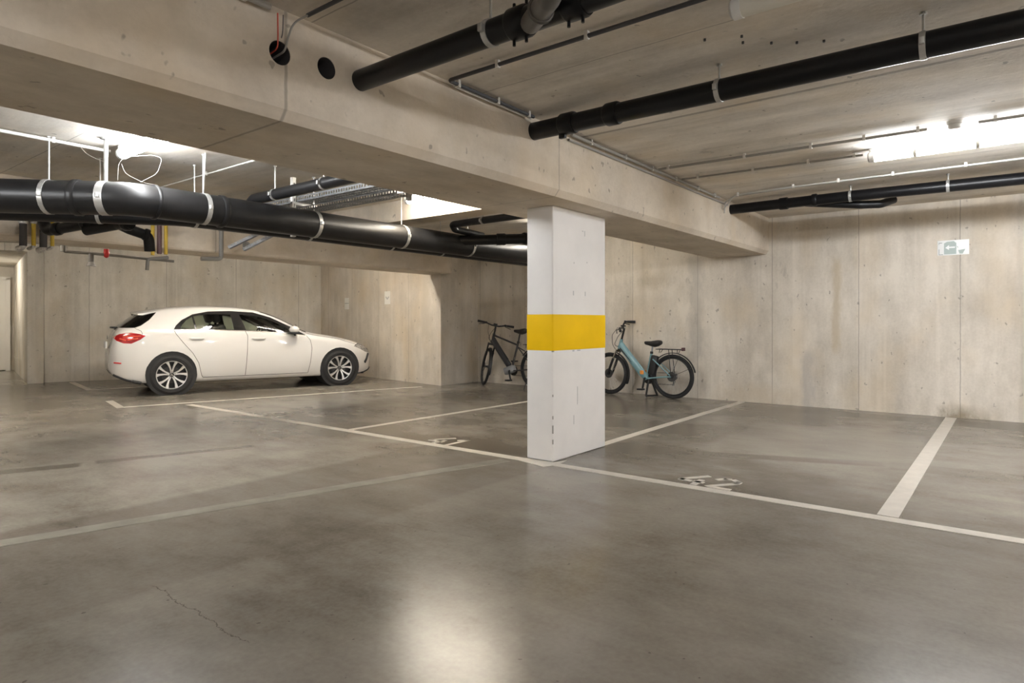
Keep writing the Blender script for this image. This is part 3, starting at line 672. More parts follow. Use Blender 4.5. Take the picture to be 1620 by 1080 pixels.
# tie plug and small bolt heads on the ceiling
for i, (x, y) in enumerate(((3.34, 1.30), (3.42, 1.13), (3.50, 1.15), (3.60, 1.03), (3.68, .92), (3.75, .80))):
    tag(MB().tube([(x, y, ZC - .012), (x, y, ZC + .01)], .007, 8).build('anchor_stub', 'darkwire'), 'small dark anchor stub in the ceiling row between the two front pipes', 'anchor', 'anchor stubs in the ceiling')

# ------------------------------------------------------------------ signs
t = thing('exit_sign', 'pale green and white arrow sign high on the right wall', 'sign', (9.65, .745, 2.02))
SW, SH = .325, .185
def sg(mb, u0, u1, v0, v1, dz): mb.box(-dz, -.0005 if dz < .004 else -.0035, -u1 * SW, -u0 * SW, v0 * SH, v1 * SH); return mb
MB().rbox(-.004, 0, -SW, 0, 0, SH, .001).build('plate', 'signwhite', t)
def sprint(rects, polys, mat, dz, nm='print'):
    mb = MB()
    for r_ in rects: mb.box(-dz, -.0035, -r_[1] * SW, -r_[0] * SW, r_[2] * SH, r_[3] * SH)
    for pl in polys:
        vs = [(-dz, -u * SW, v * SH) for u, v in pl] + [(-.0035, -u * SW, v * SH) for u, v in pl]; n = len(pl)
        mb.add(vs, [tuple(range(n)), tuple(range(2 * n - 1, n - 1, -1))] + [(i, n + i, n + (i + 1) % n, (i + 1) % n) for i in range(n)])
    mb.build(nm, mat, t, 0)
sprint([(.045, .06, .05, .42), (.045, .18, .03, .07), (.045, .15, .82, .86), (.045, .06, .74, .86)], [], 'signdark', .005)
sprint([(.21, .60, .06, .80)], [[(.21, .80), (.30, .90), (.52, .93), (.60, .78)], [(.66, .30), (.88, .36), (.80, .06), (.70, .06)], [(.60, .60), (.66, .52), (.66, .40), (.60, .44)]], 'signgreen', .005)
sprint([(.36, .56, .47, .56)], [[(.25, .50), (.37, .68), (.37, .34)], [(.58, .60), (.66, .46), (.86, .44), (.86, .38), (.62, .40)]], 'signwhite', .0065, 'arrow')
wd = Vector((.163, 1, 0)).normalized(); wang = atan2(wd.y, wd.x)
def notice(label, x, y, z, w, h, marks):
    t = thing('paper_notice', label, 'notice', (x, y, z), wang - pi / 2, 'paper notices on the wall')
    MB().rbox(-.004, 0, -w / 2, w / 2, -h / 2, h / 2, .001).build('sheet', 'paper', t)
    mb = MB()
    for (y0, z0, y1, z1, tk) in marks:
        a, b = Vector((y0 * w, z0 * h)), Vector((y1 * w, z1 * h)); d = (b - a).normalized(); nn = Vector((-d.y, d.x)) * tk / 2
        pl = [(a + nn), (a - nn), (b - nn), (b + nn)]
        vs = [(-.0052, q.x, q.y) for q in pl] + [(-.0035, q.x, q.y) for q in pl]
        mb.add(vs, [(0, 1, 2, 3), (7, 6, 5, 4)] + [(i, 4 + i, 4 + (i + 1) % 4, (i + 1) % 4) for i in range(4)])
    mb.build('print', 'signdark' if len(marks) == 1 else 'skirt', t, 0)
notice('white paper notice with a dividing line, lower left of the two', 9.176, 11.945, 1.61, .20, .26, [(-.45, .02, .45, .02, .012)])
notice('white paper notice with a grey chevron, upper right of the two', 8.899, 10.245, 1.695, .22, .27, [(-.28, .08, 0, -.10, .03), (0, -.10, .28, .08, .03)])

# ------------------------------------------------------------------ the car
def table(pts):
    xs = [p[0] for p in pts]; ys = [p[1] for p in pts]; n = len(xs)
    h = [xs[i + 1] - xs[i] for i in range(n - 1)]; dl = [(ys[i + 1] - ys[i]) / h[i] for i in range(n - 1)]
    m = [dl[0]] + [0 if dl[i - 1] * dl[i] <= 0 else 2 * dl[i - 1] * dl[i] / (dl[i - 1] + dl[i]) for i in range(1, n - 1)] + [dl[-1]]
    def f(x):
        x = min(max(x, xs[0]), xs[-1]); i = 0
        while i < n - 2 and x > xs[i + 1]: i += 1
        t = (x - xs[i]) / h[i]; t2, t3 = t * t, t * t * t
        return (2 * t3 - 3 * t2 + 1) * ys[i] + (t3 - 2 * t2 + t) * h[i] * m[i] + (-2 * t3 + 3 * t2) * ys[i + 1] + (t3 - t2) * h[i] * m[i + 1]
    return f
XR, XF = -0.83, 3.50
ztop = table([(-.83, .66), (-.80, .84), (-.765, .98), (-.70, 1.075), (-.55, 1.20), (-.42, 1.305), (-.2, 1.375), (.1, 1.418), (.5, 1.442), (.9, 1.436), (1.3, 1.395), (1.6, 1.315), (1.9, 1.175), (2.2, 1.015), (2.3, .985), (2.7, .915), (3.1, .82), (3.3, .745), (3.42, .66), (3.50, .52)])
zrail = table([(-.83, .655), (-.80, .83), (-.765, .965), (-.70, 1.06), (-.55, 1.17), (-.42, 1.265), (-.2, 1.325), (.1, 1.362), (.5, 1.383), (.9, 1.376), (1.3, 1.335), (1.6, 1.245), (1.9, 1.105), (2.15, .965), (2.3, .935), (2.7, .868), (3.1, .775), (3.3, .70), (3.42, .625), (3.50, .50)])
zbelt = table([(-.83, .64), (-.80, .80), (-.765, .92), (-.70, .985), (-.55, 1.03), (-.3, 1.045), (0, 1.04), (.5, 1.03), (1.1, 1.015), (1.6, .975), (2.1, .925), (2.3, .90), (2.7, .835), (3.1, .745), (3.3, .675), (3.42, .605), (3.50, .485)])
hwid = table([(-.83, .60), (-.80, .70), (-.74, .775), (-.6, .835), (-.4, .875), (0, .896), (.6, .897), (2.2, .895), (2.7, .895), (3.0, .865), (3.2, .79), (3.35, .67), (3.45, .52), (3.50, .38)])
hroof = table([(-.83, .50), (-.75, .56), (-.5, .555), (-.2, .565), (.2, .59), (.8, .61), (1.3, .605), (1.7, .62), (2.0, .67), (2.25, .74), (2.7, .73), (3.1, .655), (3.3, .56), (3.42, .46), (3.50, .30)])
zbot = table([(-.83, .40), (-.78, .33), (-.6, .24), (-.35, .19), (0, .18), (2.7, .18), (3.1, .185), (3.3, .21), (3.42, .25), (3.50, .33)])
def section(x):
    zb, zs, zr, zt, hw, hr = zbot(x), zbelt(x), zrail(x), ztop(x), hwid(x), hroof(x)
    hg = hw * .955
    g = lambda t, b: (hg + (hr - hg) * t + b * .035 * 4 * t * (1 - t), zs + (zr - zs) * t)
    return [(0, zb), (.78 * hw, zb), (.92 * hw, zb + .02), (.965 * hw, zb + (zs - zb) * .13), (.99 * hw, zb + (zs - zb) * .32), (1.0 * hw, zb + (zs - zb) * .58),
            (.992 * hw, zb + (zs - zb) * .80), (.975 * hw, zb + (zs - zb) * .94), (hg, zs), g(.25, 1), g(.5, 1), g(.75, 1), (hr, zr),
            (hr * .88, zr + (zt - zr) * .45), (hr * .66, zr + (zt - zr) * .74), (hr * .34, zr + (zt - zr) * .94), (0, zt)]
def dense(x, per=3):
    k = section(x); out = []
    for i in range(len(k) - 1):
        p0, p1, p2, p3 = k[max(i - 1, 0)], k[i], k[i + 1], k[min(i + 2, len(k) - 1)]
        sharp = i in (0, 1, 7, 8)
        for j in range(per):
            t = j / per
            if sharp: out.append((p1[0] + (p2[0] - p1[0]) * t, p1[1] + (p2[1] - p1[1]) * t)); continue
            c = [0.5 * (2 * p1[q] + (p2[q] - p0[q]) * t + (2 * p0[q] - 5 * p1[q] + 4 * p2[q] - p3[q]) * t * t + (3 * p1[q] - p0[q] - 3 * p2[q] + p3[q]) * t ** 3) for q in (0, 1)]
            out.append((c[0], c[1]))
    out.append(k[-1]); return out
def side_y(x, z):
    s = dense(x); best = None
    for a, b in zip(s[6:], s[7:]):
        if (a[1] - z) * (b[1] - z) <= 0 and abs(a[1] - b[1]) > 1e-6:
            t = (z - a[1]) / (b[1] - a[1]); return a[0] + (b[0] - a[0]) * t
    return s[20][0]
def inside(p, poly):
    r = False; n = len(poly)
    for i in range(n):
        a, b = poly[i], poly[(i + 1) % n]
        if (a[1] > p[1]) != (b[1] > p[1]) and p[0] < (b[0] - a[0]) * (p[1] - a[1]) / (b[1] - a[1]) + a[0]: r = not r
    return r
ARCH_R = 0.362
arch = lambda cx: [(cx + ARCH_R * cos(2 * pi * k / 28), .335 + ARCH_R * sin(2 * pi * k / 28)) for k in range(28)]
DLO = [(.03, 1.040), (.06, 1.10), (.15, 1.19), (.32, 1.285), (.56, 1.335), (.9, 1.345), (1.27, 1.325), (1.56, 1.24), (1.88, 1.08), (2.12, .928), (1.6, .980), (1.1, 1.018), (.5, 1.034)]
WINS = [('rear_quarter_window', [(.125, 1.048), (.15, 1.11), (.22, 1.19), (.305, 1.24), (.335, 1.046)]),
        ('rear_door_window', [(.36, 1.046), (.33, 1.25), (.45, 1.278), (.62, 1.288), (.895, 1.285), (.925, 1.03)]),
        ('front_door_window', [(1.115, 1.025), (1.035, 1.282), (1.26, 1.272), (1.5, 1.208), (1.75, 1.085), (1.95, .955), (1.6, .988)])]
REARW = [(-.715, 1.068), (-.43, 1.298), (-.19, 1.312), (-.30, 1.19), (-.42, 1.10), (-.50, 1.068)]
TAIL = [(-.79, .93), (-.70, .975), (-.56, .995), (-.44, .975), (-.36, .945), (-.43, .885), (-.55, .825), (-.65, .83), (-.74, .87)]
HEAD = [(3.0, .715), (3.10, .752), (3.24, .725), (3.45, .64), (3.45, .56), (3.27, .60), (3.15, .655)]

def build_car(root):
    stations = sorted(set([XR + (XF - XR) * i / 96 for i in range(97)] + [XR + .008, XR + .02, XF - .008, XF - .02, 1.40, 2.17]))
    rows = []
    for x in stations:
        h = dense(x); rows.append([(x, -y, z) for y, z in h[1:-1]][::-1] + [(x, y, z) for y, z in h[:1]] + [(x, y, z) for y, z in h[1:]])
    n = len(rows[0]); bm = bmesh.new(); vv = [[bm.verts.new(p) for p in r] for r in rows]
    for i in range(len(rows) - 1):
        for k in range(n):
            k2 = (k + 1) % n
            try: bm.faces.new((vv[i][k], vv[i][k2], vv[i + 1][k2], vv[i + 1][k]))
            except ValueError: pass
    bm.faces.new(vv[0]); bm.faces.new(vv[-1][::-1])
    bmesh.ops.recalc_face_normals(bm, faces=bm.faces)
    def cut(poly, ymin):
        x0, x1 = min(p[0] for p in poly) - .05, max(p[0] for p in poly) + .05; z0, z1 = min(p[1] for p in poly) - .05, max(p[1] for p in poly) + .05
        for a, b in zip(poly, poly[1:] + poly[:1]):
            fs = [f for f in bm.faces if len(f.verts) < 20 and x0 < f.calc_center_median().x < x1 and z0 < f.calc_center_median().z < z1 and abs(f.calc_center_median().y) > ymin]
            ge = set(fs); [ge.update(f.edges) for f in fs]; [ge.update(f.verts) for f in fs]
            no = Vector((-(b[1] - a[1]), 0, b[0] - a[0])).normalized()
            bmesh.ops.bisect_plane(bm, geom=list(ge), dist=1e-5, plane_co=(a[0], 0, a[1]), plane_no=no)
    for cx in (0, 2.73): cut(arch(cx), .5)
    cut(DLO, .35)
    for _, w in WINS: cut(w, .35)
    cut(REARW, 0.0); cut(TAIL, .40); cut(HEAD, .25)
    groups = {}
    for f in bm.faces:
        c = f.calc_center_median(); p = (c.x, c.z); side = 'R' if c.y < 0 else 'L'; ay = abs(c.y); k = 'body'
        if ay > .5 and (inside(p, arch(0)) or inside(p, arch(2.73))): k = None
        elif ay > .35 and inside(p, DLO):
            k = ('side_trim', side)
            for nm, w in WINS:
                if inside(p, w): k = (nm, side)
        elif inside(p, REARW) and c.x < -.18: k = 'rear_window'
        elif ay > .40 and inside(p, TAIL): k = ('tail_light', side)
        elif ay > .25 and inside(p, HEAD) and f.normal.z < .85: k = ('headlight', side)
        elif 1.40 < c.x < 2.17 and ay < hroof(c.x) * .97 and c.z > zrail(c.x) - .004: k = 'windshield'
        if k: groups.setdefault(k, []).append(f)
    matof = {'side_trim': 'glossblack', 'rear_quarter_window': 'glass', 'rear_door_window': 'glass', 'front_door_window': 'glass', 'rear_window': 'darkglass', 'tail_light': 'taillight', 'headlight': 'headlight', 'windshield': 'glass', 'body': 'carpaint'}
    out = {}
    for k, fs in groups.items():
        nm = k if isinstance(k, str) else k[0]; mb = MB(); idx = {}
        for f in fs:
            ids = []
            for v in f.verts:
                if v not in idx: idx[v] = len(mb.v); mb.v.append(v.co[:])
                ids.append(idx[v])
            mb.f.append(tuple(ids)); mb.mi.append(0)
        out[k] = mb.build(nm, matof[nm], root, 40, recalc=False)
    bm.free()
    return out
car = thing('car', 'white hatchback parked nose to the far wall in the left bay', 'car', (5.045, 11.60, 0), radians(-16.95))
car.scale = (U, U, U)
parts = build_car(car)
body = parts['body']
# roof spoiler, bumper diffuser, sills, gaps
sp_ = MB()
prof = lambda y: [(-.505 + abs(y) * .10, y, 1.318 - abs(y) * .05), (-.50 + abs(y) * .10, y, 1.298 - abs(y) * .05), (-.36, y, 1.295 - abs(y) * .05), (-.14, y, ztop(-.14) - abs(y) ** 2 * .16 - .004), (-.30, y, ztop(-.30) - abs(y) ** 2 * .15 + .012)]
ys = [-.585 + 1.17 * i / 12 for i in range(13)]; vs = [p for y in ys for p in prof(y)]; fs = []
for i in range(12):
    for k in range(5): fs.append((i * 5 + k, i * 5 + (k + 1) % 5, (i + 1) * 5 + (k + 1) % 5, (i + 1) * 5 + k))
fs += [(0, 1, 2, 3, 4), tuple(60 + k for k in (4, 3, 2, 1, 0))]
sp_.add(vs, fs).build('roof_spoiler', 'carpaint', car)
def along(pts, r, name, mat, parent=car, side=-1, lift=0.0, n=14, seg=8):
    path = []
    for a, b in zip(pts, pts[1:]):
        for k in range(n):
            t = k / n; x, z = a[0] + (b[0] - a[0]) * t, a[1] + (b[1] - a[1]) * t; path.append((x, side * (side_y(x, z) + lift), z))
    x, z = pts[-1]; path.append((x, side * (side_y(x, z) + lift), z))
    return MB().tube(path, r, seg).build(name, mat, parent)
for s in (-1, 1):
    along([(.03, 1.036), (.06, .97), (.17, .82), (.30, .66), (.385, .50), (.43, .30), (.45, .265)], .0035, 'door_gap', 'trimblack', body, s)
    along([(1.10, 1.01), (1.135, .93), (1.13, .70), (1.11, .40), (1.10, .27)], .0035, 'door_gap', 'trimblack', body, s)
    along([(2.12, .925), (2.19, .84), (2.215, .70), (2.19, .45), (2.15, .265)], .0035, 'door_gap', 'trimblack', body, s)
    along([(.45, .262), (1.1, .262), (2.15, .262)], .0035, 'sill_gap', 'trimblack', body, s)
    along([(.04, 1.032), (.5, 1.027), (1.1, 1.011), (1.6, .973), (2.11, .922)], .005, 'window_chrome', 'chrome', body, s, .002)
    along([(-.50, 1.06), (-.42, 1.02), (-.40, .97)], .003, 'hatch_gap', 'trimblack', body, s)
    along([(2.16, .975), (2.25, .925), (2.7, .85), (3.05, .745)], .003, 'bonnet_gap', 'trimblack', body, s)
    for hx_, hz_ in ((.36, .892), (1.31, .878)):
        y = s * (side_y(hx_, hz_) + .018)
        MB().tube([(hx_ - .115, y - s * .022, hz_), (hx_ - .085, y, hz_), (hx_, y + s * .004, hz_), (hx_ + .085, y, hz_), (hx_ + .115, y - s * .022, hz_)], [.008, .016, .018, .016, .008], 10, squash=(1, .7)).build('door_handle', 'carpaint', car)
    # mirror
    y0 = s * (side_y(1.95, .94))
    m = MB(); m.ball((1.885, y0 + s * .10, 1.025), .085, .095, .068, 20, 12); mo_ = m.build('wing_mirror', 'carpaint', car)
    MB().rbox(1.80, 1.97, y0 + s * .10 - .085, y0 + s * .10 + .085, .952, .985, .012).build('mirror_base', 'trimblack', mo_)
    m = MB(); m.tube([(1.93, y0 - s * .01, .93), (1.91, y0 + s * .08, .965)], .022, 10); m.build('mirror_arm', 'trimblack', mo_)
    # tail light inner glow segment and reflector, front intake slot
    ti = MB()
    for (xa, za, xb, zb_) in ((-.66, .93, -.42, .94), (-.60, .88, -.46, .905), (-.70, .90, -.62, .87)):
        ti.tube([(xa + (xb - xa) * k / 6, s * (side_y(xa + (xb - xa) * k / 6, za + (zb_ - za) * k / 6) + .001), za + (zb_ - za) * k / 6) for k in range(7)], .012, 8)
    ti.build('light_segment', 'tailinner', parts[('tail_light', 'R' if s < 0 else 'L')])
    along([(-.77, .535), (-.68, .525)], .011, 'reflector', 'red', car, s)
    along([(3.25, .40), (3.30, .47), (3.345, .56)], .026, 'air_slot', 'trimblack', car, s)
    along([(3.03, .728), (3.10, .757), (3.24, .73), (3.40, .662)], .007, 'lamp_trim', 'trimblack', parts[('headlight', 'R' if s < 0 else 'L')], s, 0)
    hl = MB()
    for x_, z_ in ((3.16, .70), (3.25, .675)):
        hl.ball((x_, s * (side_y(x_, z_) - .006), z_), .03, .012, .026)
    hl.build('lamp_lens', 'chrome', parts[('headlight', 'R' if s < 0 else 'L')])
    along([(2.98, .205), (3.2, .212), (3.36, .25), (3.44, .29)], .016, 'front_lip', 'trimblack', car, s)
rear_sec = [(y, -.80 + .30 * max(0, abs(y) - .35) ** 1.5) for y in [-.60 + 1.2 * k / 12 for k in range(13)]]
MB().tube([(x_, y, .385) for y, x_ in rear_sec], .03, 10, True, 0, None, False, (1.3, .7)).build('bumper_diffuser', 'trimblack', car)
for s in (-1, 1): along([(-.77, .345), (-.68, .298), (-.60, .262), (-.50, .232), (-.42, .212)], .022, 'bumper_trim', 'trimblack', car, s, -.006)
MB().rbox(-.86, -.835, -.26, .26, .74, .85, .006).build('number_plate', 'signwhite', car)
MB().lathe([(.034, -.862), (.042, -.856), (.034, -.85), (.028, -.856), (.034, -.862)], 20, 'X', 0, Matrix.Translation((.035, 0, .915))).build('rear_emblem', 'chrome', car)
MB().rbox(-.775, -.70, -.30, .30, 1.055, 1.085, .01).build('rear_wiper', 'trimblack', car)
# interior
it = MB(); it.rbox(-.3, 2.0, -.68, .68, .26, .42, .03); it.build('cabin_floor', 'seat', car)
for sx, sy in ((.98, -.36), (.98, .36)):
    b = MB(); b.rbox(sx - .02, sx + .46, sy - .24, sy + .24, .42, .58, .05)
    T = Matrix.Translation((sx - .02, sy, .52)) @ Matrix.Rotation(radians(-18), 4, 'Y')
    b.rbox(-.07, .07, -.24, .24, 0, .62, .05, 0, T); b.rbox(-.05, .05, -.13, .13, .66, .84, .04, 0, T); b.tube([(0, .06, .6), (0, .06, .7)], .008, 6, True, 0, T); b.tube([(0, -.06, .6), (0, -.06, .7)], .008, 6, True, 0, T)
    b.build('front_seat', 'seat', car)
b = MB(); b.rbox(.08, .55, -.64, .64, .42, .58, .05); T = Matrix.Translation((.08, 0, .5)) @ Matrix.Rotation(radians(-20), 4, 'Y'); b.rbox(-.06, .06, -.64, .64, 0, .56, .05, 0, T)
for y in (-.38, 0.38): b.rbox(-.05, .05, y - .13, y + .13, .56, .70, .04, 0, T)
b.build('rear_seat', 'seat', car)
MB().rbox(1.75, 2.15, -.70, .70, .55, .90, .06).build('dashboard', 'seat', car)
T = Matrix.Translation((1.58, .36, .93)) @ Matrix.Rotation(radians(-62), 4, 'Y')
w = MB(); w.tube([(.185 * cos(2 * pi * k / 28), .185 * sin(2 * pi * k / 28), 0) for k in range(28)], .016, 8, False, 0, T, True); w.rbox(-.06, .06, -.06, .06, -.03, .03, .02, 0, T); w.rbox(-.18, .18, -.015, .015, -.01, .01, .005, 0, T); w.tube([(0, 0, 0), (0, 0, -.3)], .03, 10, True, 0, T)
w.build('steering_wheel', 'seat', car)
MB().rbox(1.52, 1.55, -.12, .12, 1.22, 1.29, .01).build('rear_view_mirror', 'trimblack', car)
# wheels and arch liners
def make_wheel(x, y, s):
    R = .322
    prof = [(.222, -.10), (.235, -.112), (.275, -.118), (.305, -.105), (.318, -.085), (R, -.05), (R, .05), (.318, .085), (.305, .105), (.275, .118), (.235, .112), (.222, .10), (.222, -.10)]
    T = Matrix.Translation((x, y, R)) @ (Matrix.Rotation(pi, 4, 'Z') if s > 0 else Matrix.Identity(4))
    # local: axis Y, outer face at -y
    ty = MB().lathe(prof, 48, 'Y', 0, T).build('tyre', 'tyre', car)
    rm = MB().lathe([(.226, -.098), (.222, -.106), (.213, -.104), (.210, -.096), (.214, -.09), (.226, -.098)], 48, 'Y', 0, T).build('wheel_rim', 'alloy', ty)
    MB().lathe([(.210, -.096), (.205, -.08), (.20, .09), (.224, .10)], 48, 'Y', 0, T).build('rim_barrel', 'wheelblack', ty)
    MB().lathe([(0, -.005), (.205, -.005), (.205, .03), (0, .03)], 32, 'Y', 0, T).build('wheel_back', 'wheelblack', ty)
    MB().lathe([(.05, -.022), (.135, -.022), (.135, -.008), (.05, -.008)], 32, 'Y', 0, T).build('brake_disc', 'disc', ty)
    spm = MB()
    for k in range(5):
        for q in (-1, 1):
            a0 = 2 * pi * k / 5 + pi / 2 + q * .16; a1 = 2 * pi * k / 5 + pi / 2 + q * .315
            pts = []
            for (r, a, wd_) in ((.03, a0, .013), (.11, a0 + (a1 - a0) * .25, .011), (.165, a0 + (a1 - a0) * .62, .015), (.213, a1, .023)):
                cx_, cz_ = r * cos(a), r * sin(a); pts.append((cx_ - wd_ * sin(a), cz_ + wd_ * cos(a), cx_ + wd_ * sin(a), cz_ - wd_ * cos(a), r))
            vs = []; 
            for (xa, za, xb, zb_, r) in pts:
                yf = -.085 - .018 * (r / .21) + (.0 if r > .05 else .006)
                vs += [(xa, yf, za), (xb, yf, zb_), (xb * .985, yf + .035, zb_ * .985), (xa * .985, yf + .035, za * .985)]
            fs = [(0, 1, 2, 3), (12, 15, 14, 13)]
            for i in range(3):
                for e in range(4): fs.append((i * 4 + e, (i + 1) * 4 + e, (i + 1) * 4 + (e + 1) % 4, i * 4 + (e + 1) % 4))
            spm.add(vs, fs, 0, T)
    spm.build('spokes', 'alloy', ty, 30)
    hb = MB().lathe([(0, -.098), (.03, -.098), (.036, -.09), (.036, -.04), (0, -.04)], 24, 'Y', 0, T).build('hub_cap', 'wheelblack', ty)
    st = MB(); st.lathe([(.028, -.1005), (.032, -.1005), (.032, -.096), (.028, -.096), (.028, -.1005)], 24, 'Y', 0, T)
    for k in range(3):
        a = pi / 2 + 2 * pi * k / 3
        st.add([(.029 * cos(a), -.1005, .029 * sin(a)), (.006 * cos(a + 1.05), -.1005, .006 * sin(a + 1.05)), (0, -.104, 0), (.006 * cos(a - 1.05), -.1005, .006 * sin(a - 1.05))], [(0, 1, 2), (0, 2, 3)], 0, T)
    # the star is drawn on the cap: a raised three-pointed mark
    for v in range(5):
        a = 2 * pi * v / 5 + .3; st.lathe([(0, -.092), (.007, -.092), (.007, -.08), (0, -.08)], 8, 'Y', 0, T @ Matrix.Translation((.052 * cos(a), 0, .052 * sin(a))))
    sto = st.build('emblem', 'chrome', ty)
    return ty
for x in (0, 2.73):
    for s in (-1, 1):
        make_wheel(x, s * .775, s)
        T = Matrix.Translation((x, 0, .335))
        y0, y1 = (s * .885, s * .48)
        MB().lathe([(.30, s * .872), (ARCH_R + .004, s * .872), (ARCH_R + .004, y1), (0, y1)], 40, 'Y', 0, T).build('arch_liner', 'trimblack', body)

# ------------------------------------------------------------------ the bicycles
def wheel_parts(root, cx, cz, R, T, dark_rim=True, tyre_r=.024):
    ring = lambda r, n=56: [(cx + r * cos(2 * pi * k / n), 0, cz + r * sin(2 * pi * k / n)) for k in range(n)]
    rim = MB().tube(ring(R - tyre_r * 2 - .008), .012, 8, False, 0, T, True, (1.0, .8)).build('wheel', 'bikeblack', root)
    MB().tube(ring(R - tyre_r), tyre_r, 12, False, 0, T, True).build('tyre', 'tyre', rim)
    sp = MB(); n = 32
    for k in range(n):
        a = 2 * pi * k / n; sy = .028 if k % 2 else -.028; b = a + (.55 if (k // 2) % 2 else -.55)
        sp.tube([(cx + .028 * cos(b), sy, cz + .028 * sin(b)), (cx + (R - .06) * cos(a), 0, cz + (R - .06) * sin(a))], .0015, 4, False, 0, T)
    sp.build('spokes', 'spoke', rim)
    h = MB(); h.lathe([(0, -.06), (.012, -.06), (.012, -.035), (.032, -.035), (.032, -.026), (.02, -.022), (.02, .022), (.032, .026), (.032, .035), (.012, .035), (.012, .06), (0, .06)], 16, 'Y', 0, T @ Matrix.Translation((cx, 0, cz)))
    h.build('hub', 'bikeblack', rim)
    MB().lathe([(.03, .036), (.075, .036), (.075, .039), (.03, .039)], 24, 'Y', 0, T @ Matrix.Translation((cx, 0, cz))).build('brake_disc', 'disc', rim)
    return rim
def guard(root, cx, cz, R, a0, a1, mat, T, w=.03):
    path = [(cx + R * cos(a0 + (a1 - a0) * k / 20), 0, cz + R * sin(a0 + (a1 - a0) * k / 20)) for k in range(21)]
    return MB().tube(path, w, 10, True, 0, T, False, (.22, 1)).build('mudguard', mat, root)
def bike(name, label, loc, rz, D):
    t = thing(name, label, 'bicycle', loc, rz); t.scale = (U, U, U)
    I = Matrix.Identity(4); R = D['R']; wb = D['wb']; ht, hb = Vector(D['ht']), Vector(D['hb']); bb = Vector(D['bb']); st = Vector(D['st'])
    ax = (ht - hb).normalized()
    TS = Matrix.Translation(hb) @ Matrix.Rotation(D['steer'], 4, ax) @ Matrix.Translation(-hb)
    wheel_parts(t, 0, R, R, I); fw = wheel_parts(t, wb, R, R, TS)
    fm = D['frame']
    f = MB(); f.tube([ht, hb], .026, 14); f.tube([bb, st], .019, 12)
    dt0 = hb + ax * .05
    if D['step']:
        f.tube([hb + ax * .07, bb + Vector((.07, 0, .07)), bb], [.05, .05, .038], 14, squash=(1.2, .7))
        f.tube([st - Vector((0, 0, .08)) * 1.0, st + Vector((-.05, .05, -.10)), (0.02, .068, R + .02)], .0095, 8); f.tube([st - Vector((0, 0, .08)), st + Vector((-.05, -.05, -.10)), (0.02, -.068, R + .02)], .0095, 8)
    else:
        f.tube([hb + ax * .05, bb + Vector((.05, 0, .08))], [.052, .046], 14, squash=(1.2, .8))
        f.tube([ht - ax * .03, st - (st - bb).normalized() * .05], .017, 12)
        for s in (-1, 1): f.tube([st - (st - bb).normalized() * .08, (st + Vector((-.1, s * .055, -.15))), (0.01, s * .068, R)], .009, 8)
    for s in (-1, 1): f.tube([bb + Vector((-.03, s * .035, 0)), (0.12, s * .06, R - .01), (0, s * .068, R)], .011, 8)
    f.tube([bb - Vector((0, .045, 0)), bb + Vector((0, .045, 0))], .025, 14)
    fo = f.build('frame', fm, t)
    # battery in the down tube
    a, b = hb + ax * .04 + Vector((-.05, 0, -.06)), bb + Vector((.10, 0, .13))
    off = Vector((.02, 0, .022)) if not D['step'] else Vector((.0, 0, .0))
    if D['step']:
        for s in (-1, 1): MB().tube([a + Vector((.03, s * .031, .03)), b + Vector((.02, s * .031, .0))], .009, 6, True, 0, None, False, (1.6, .3)).build('frame_stripe', 'darkwire', fo)
        bt = MB(); bt.rbox(-.055, .055, -.045, .045, 0, .30, .02, 0, Matrix.Translation(bb + Vector((-.085, 0, .06))) @ Matrix.Rotation(radians(-12), 4, 'Y')); bt.build('battery', 'bikeblack', t)
        for s in (-1, 1): MB().rbox(-.03, .03, s * .05 - .008, s * .05 + .008, -.03, .03, .006, 0, Matrix.Translation(bb + Vector((.055, 0, .09)))).build('reflector', 'orange', t)
    else:
        MB().tube([a + Vector((-.01, 0, .03)) + off, b + Vector((-.02, 0, .03)) + off], .036, 10, True, 0, None, False, (1.05, .75)).build('battery', 'bikeblack', t)
        mt = MB(); mt.rbox(-.10, .13, -.06, .06, -.06, .075, .035, 0, Matrix.Translation(bb + Vector((.02, 0, .01))) @ Matrix.Rotation(radians(20), 4, 'Y')); mt.build('motor', 'bikesilver', t)
    # fork
    g = MB(); cr = hb - ax * .035
    g.tube([hb, cr], .02, 10, True, 0, TS); g.tube([cr + Vector((0, -.062, 0)), cr + Vector((0, .062, 0))], .021, 10, True, 0, TS)
    fk = g.build('fork', D['fork'], t)
    for s in (-1, 1):
        axl = Vector((wb, s * .062, R)); top = cr + Vector((0, s * .062, .02)); mid = top.lerp(axl, .42)
        MB().tube([top, mid], .014, 10, True, 0, TS).build('stanchion', 'chrome' if D['step'] else 'bikeblack', fk)
        MB().tube([mid - (axl - top).normalized() * .02, axl + (axl - top).normalized() * .015], [.021, .018], 10, True, 0, TS).build('lower_leg', 'bikeblack', fk)
    # stem and bars
    sm = ht + ax * D['stem']; fw_ = Vector((D['reach'], 0, .02)); bc = sm + fw_
    g = MB(); g.tube([ht, sm], .017, 10, True, 0, TS); g.tube([sm - ax * .01, bc], .018, 10, True, 0, TS); g.build('stem', 'bikeblack', t)
    hw_, rise, back = D['bar']
    hp = fillet([bc + Vector((back, hw_, rise)), bc + Vector((back * .30, hw_ * .55, rise)), bc + Vector((0, .07, 0)), bc + Vector((0, -.07, 0)), bc + Vector((back * .30, -hw_ * .55, rise)), bc + Vector((back, -hw_, rise))], .06, 5)
    if D.get('odd'):
        hp = fillet([bc + Vector((-.13, .27, -.055)), bc + Vector((-.02, .13, -.01)), bc, bc + Vector((.09, -.12, .03)), bc + Vector((.10, -.19, .10)), bc + Vector((-.03, -.28, .10))], .05, 5)
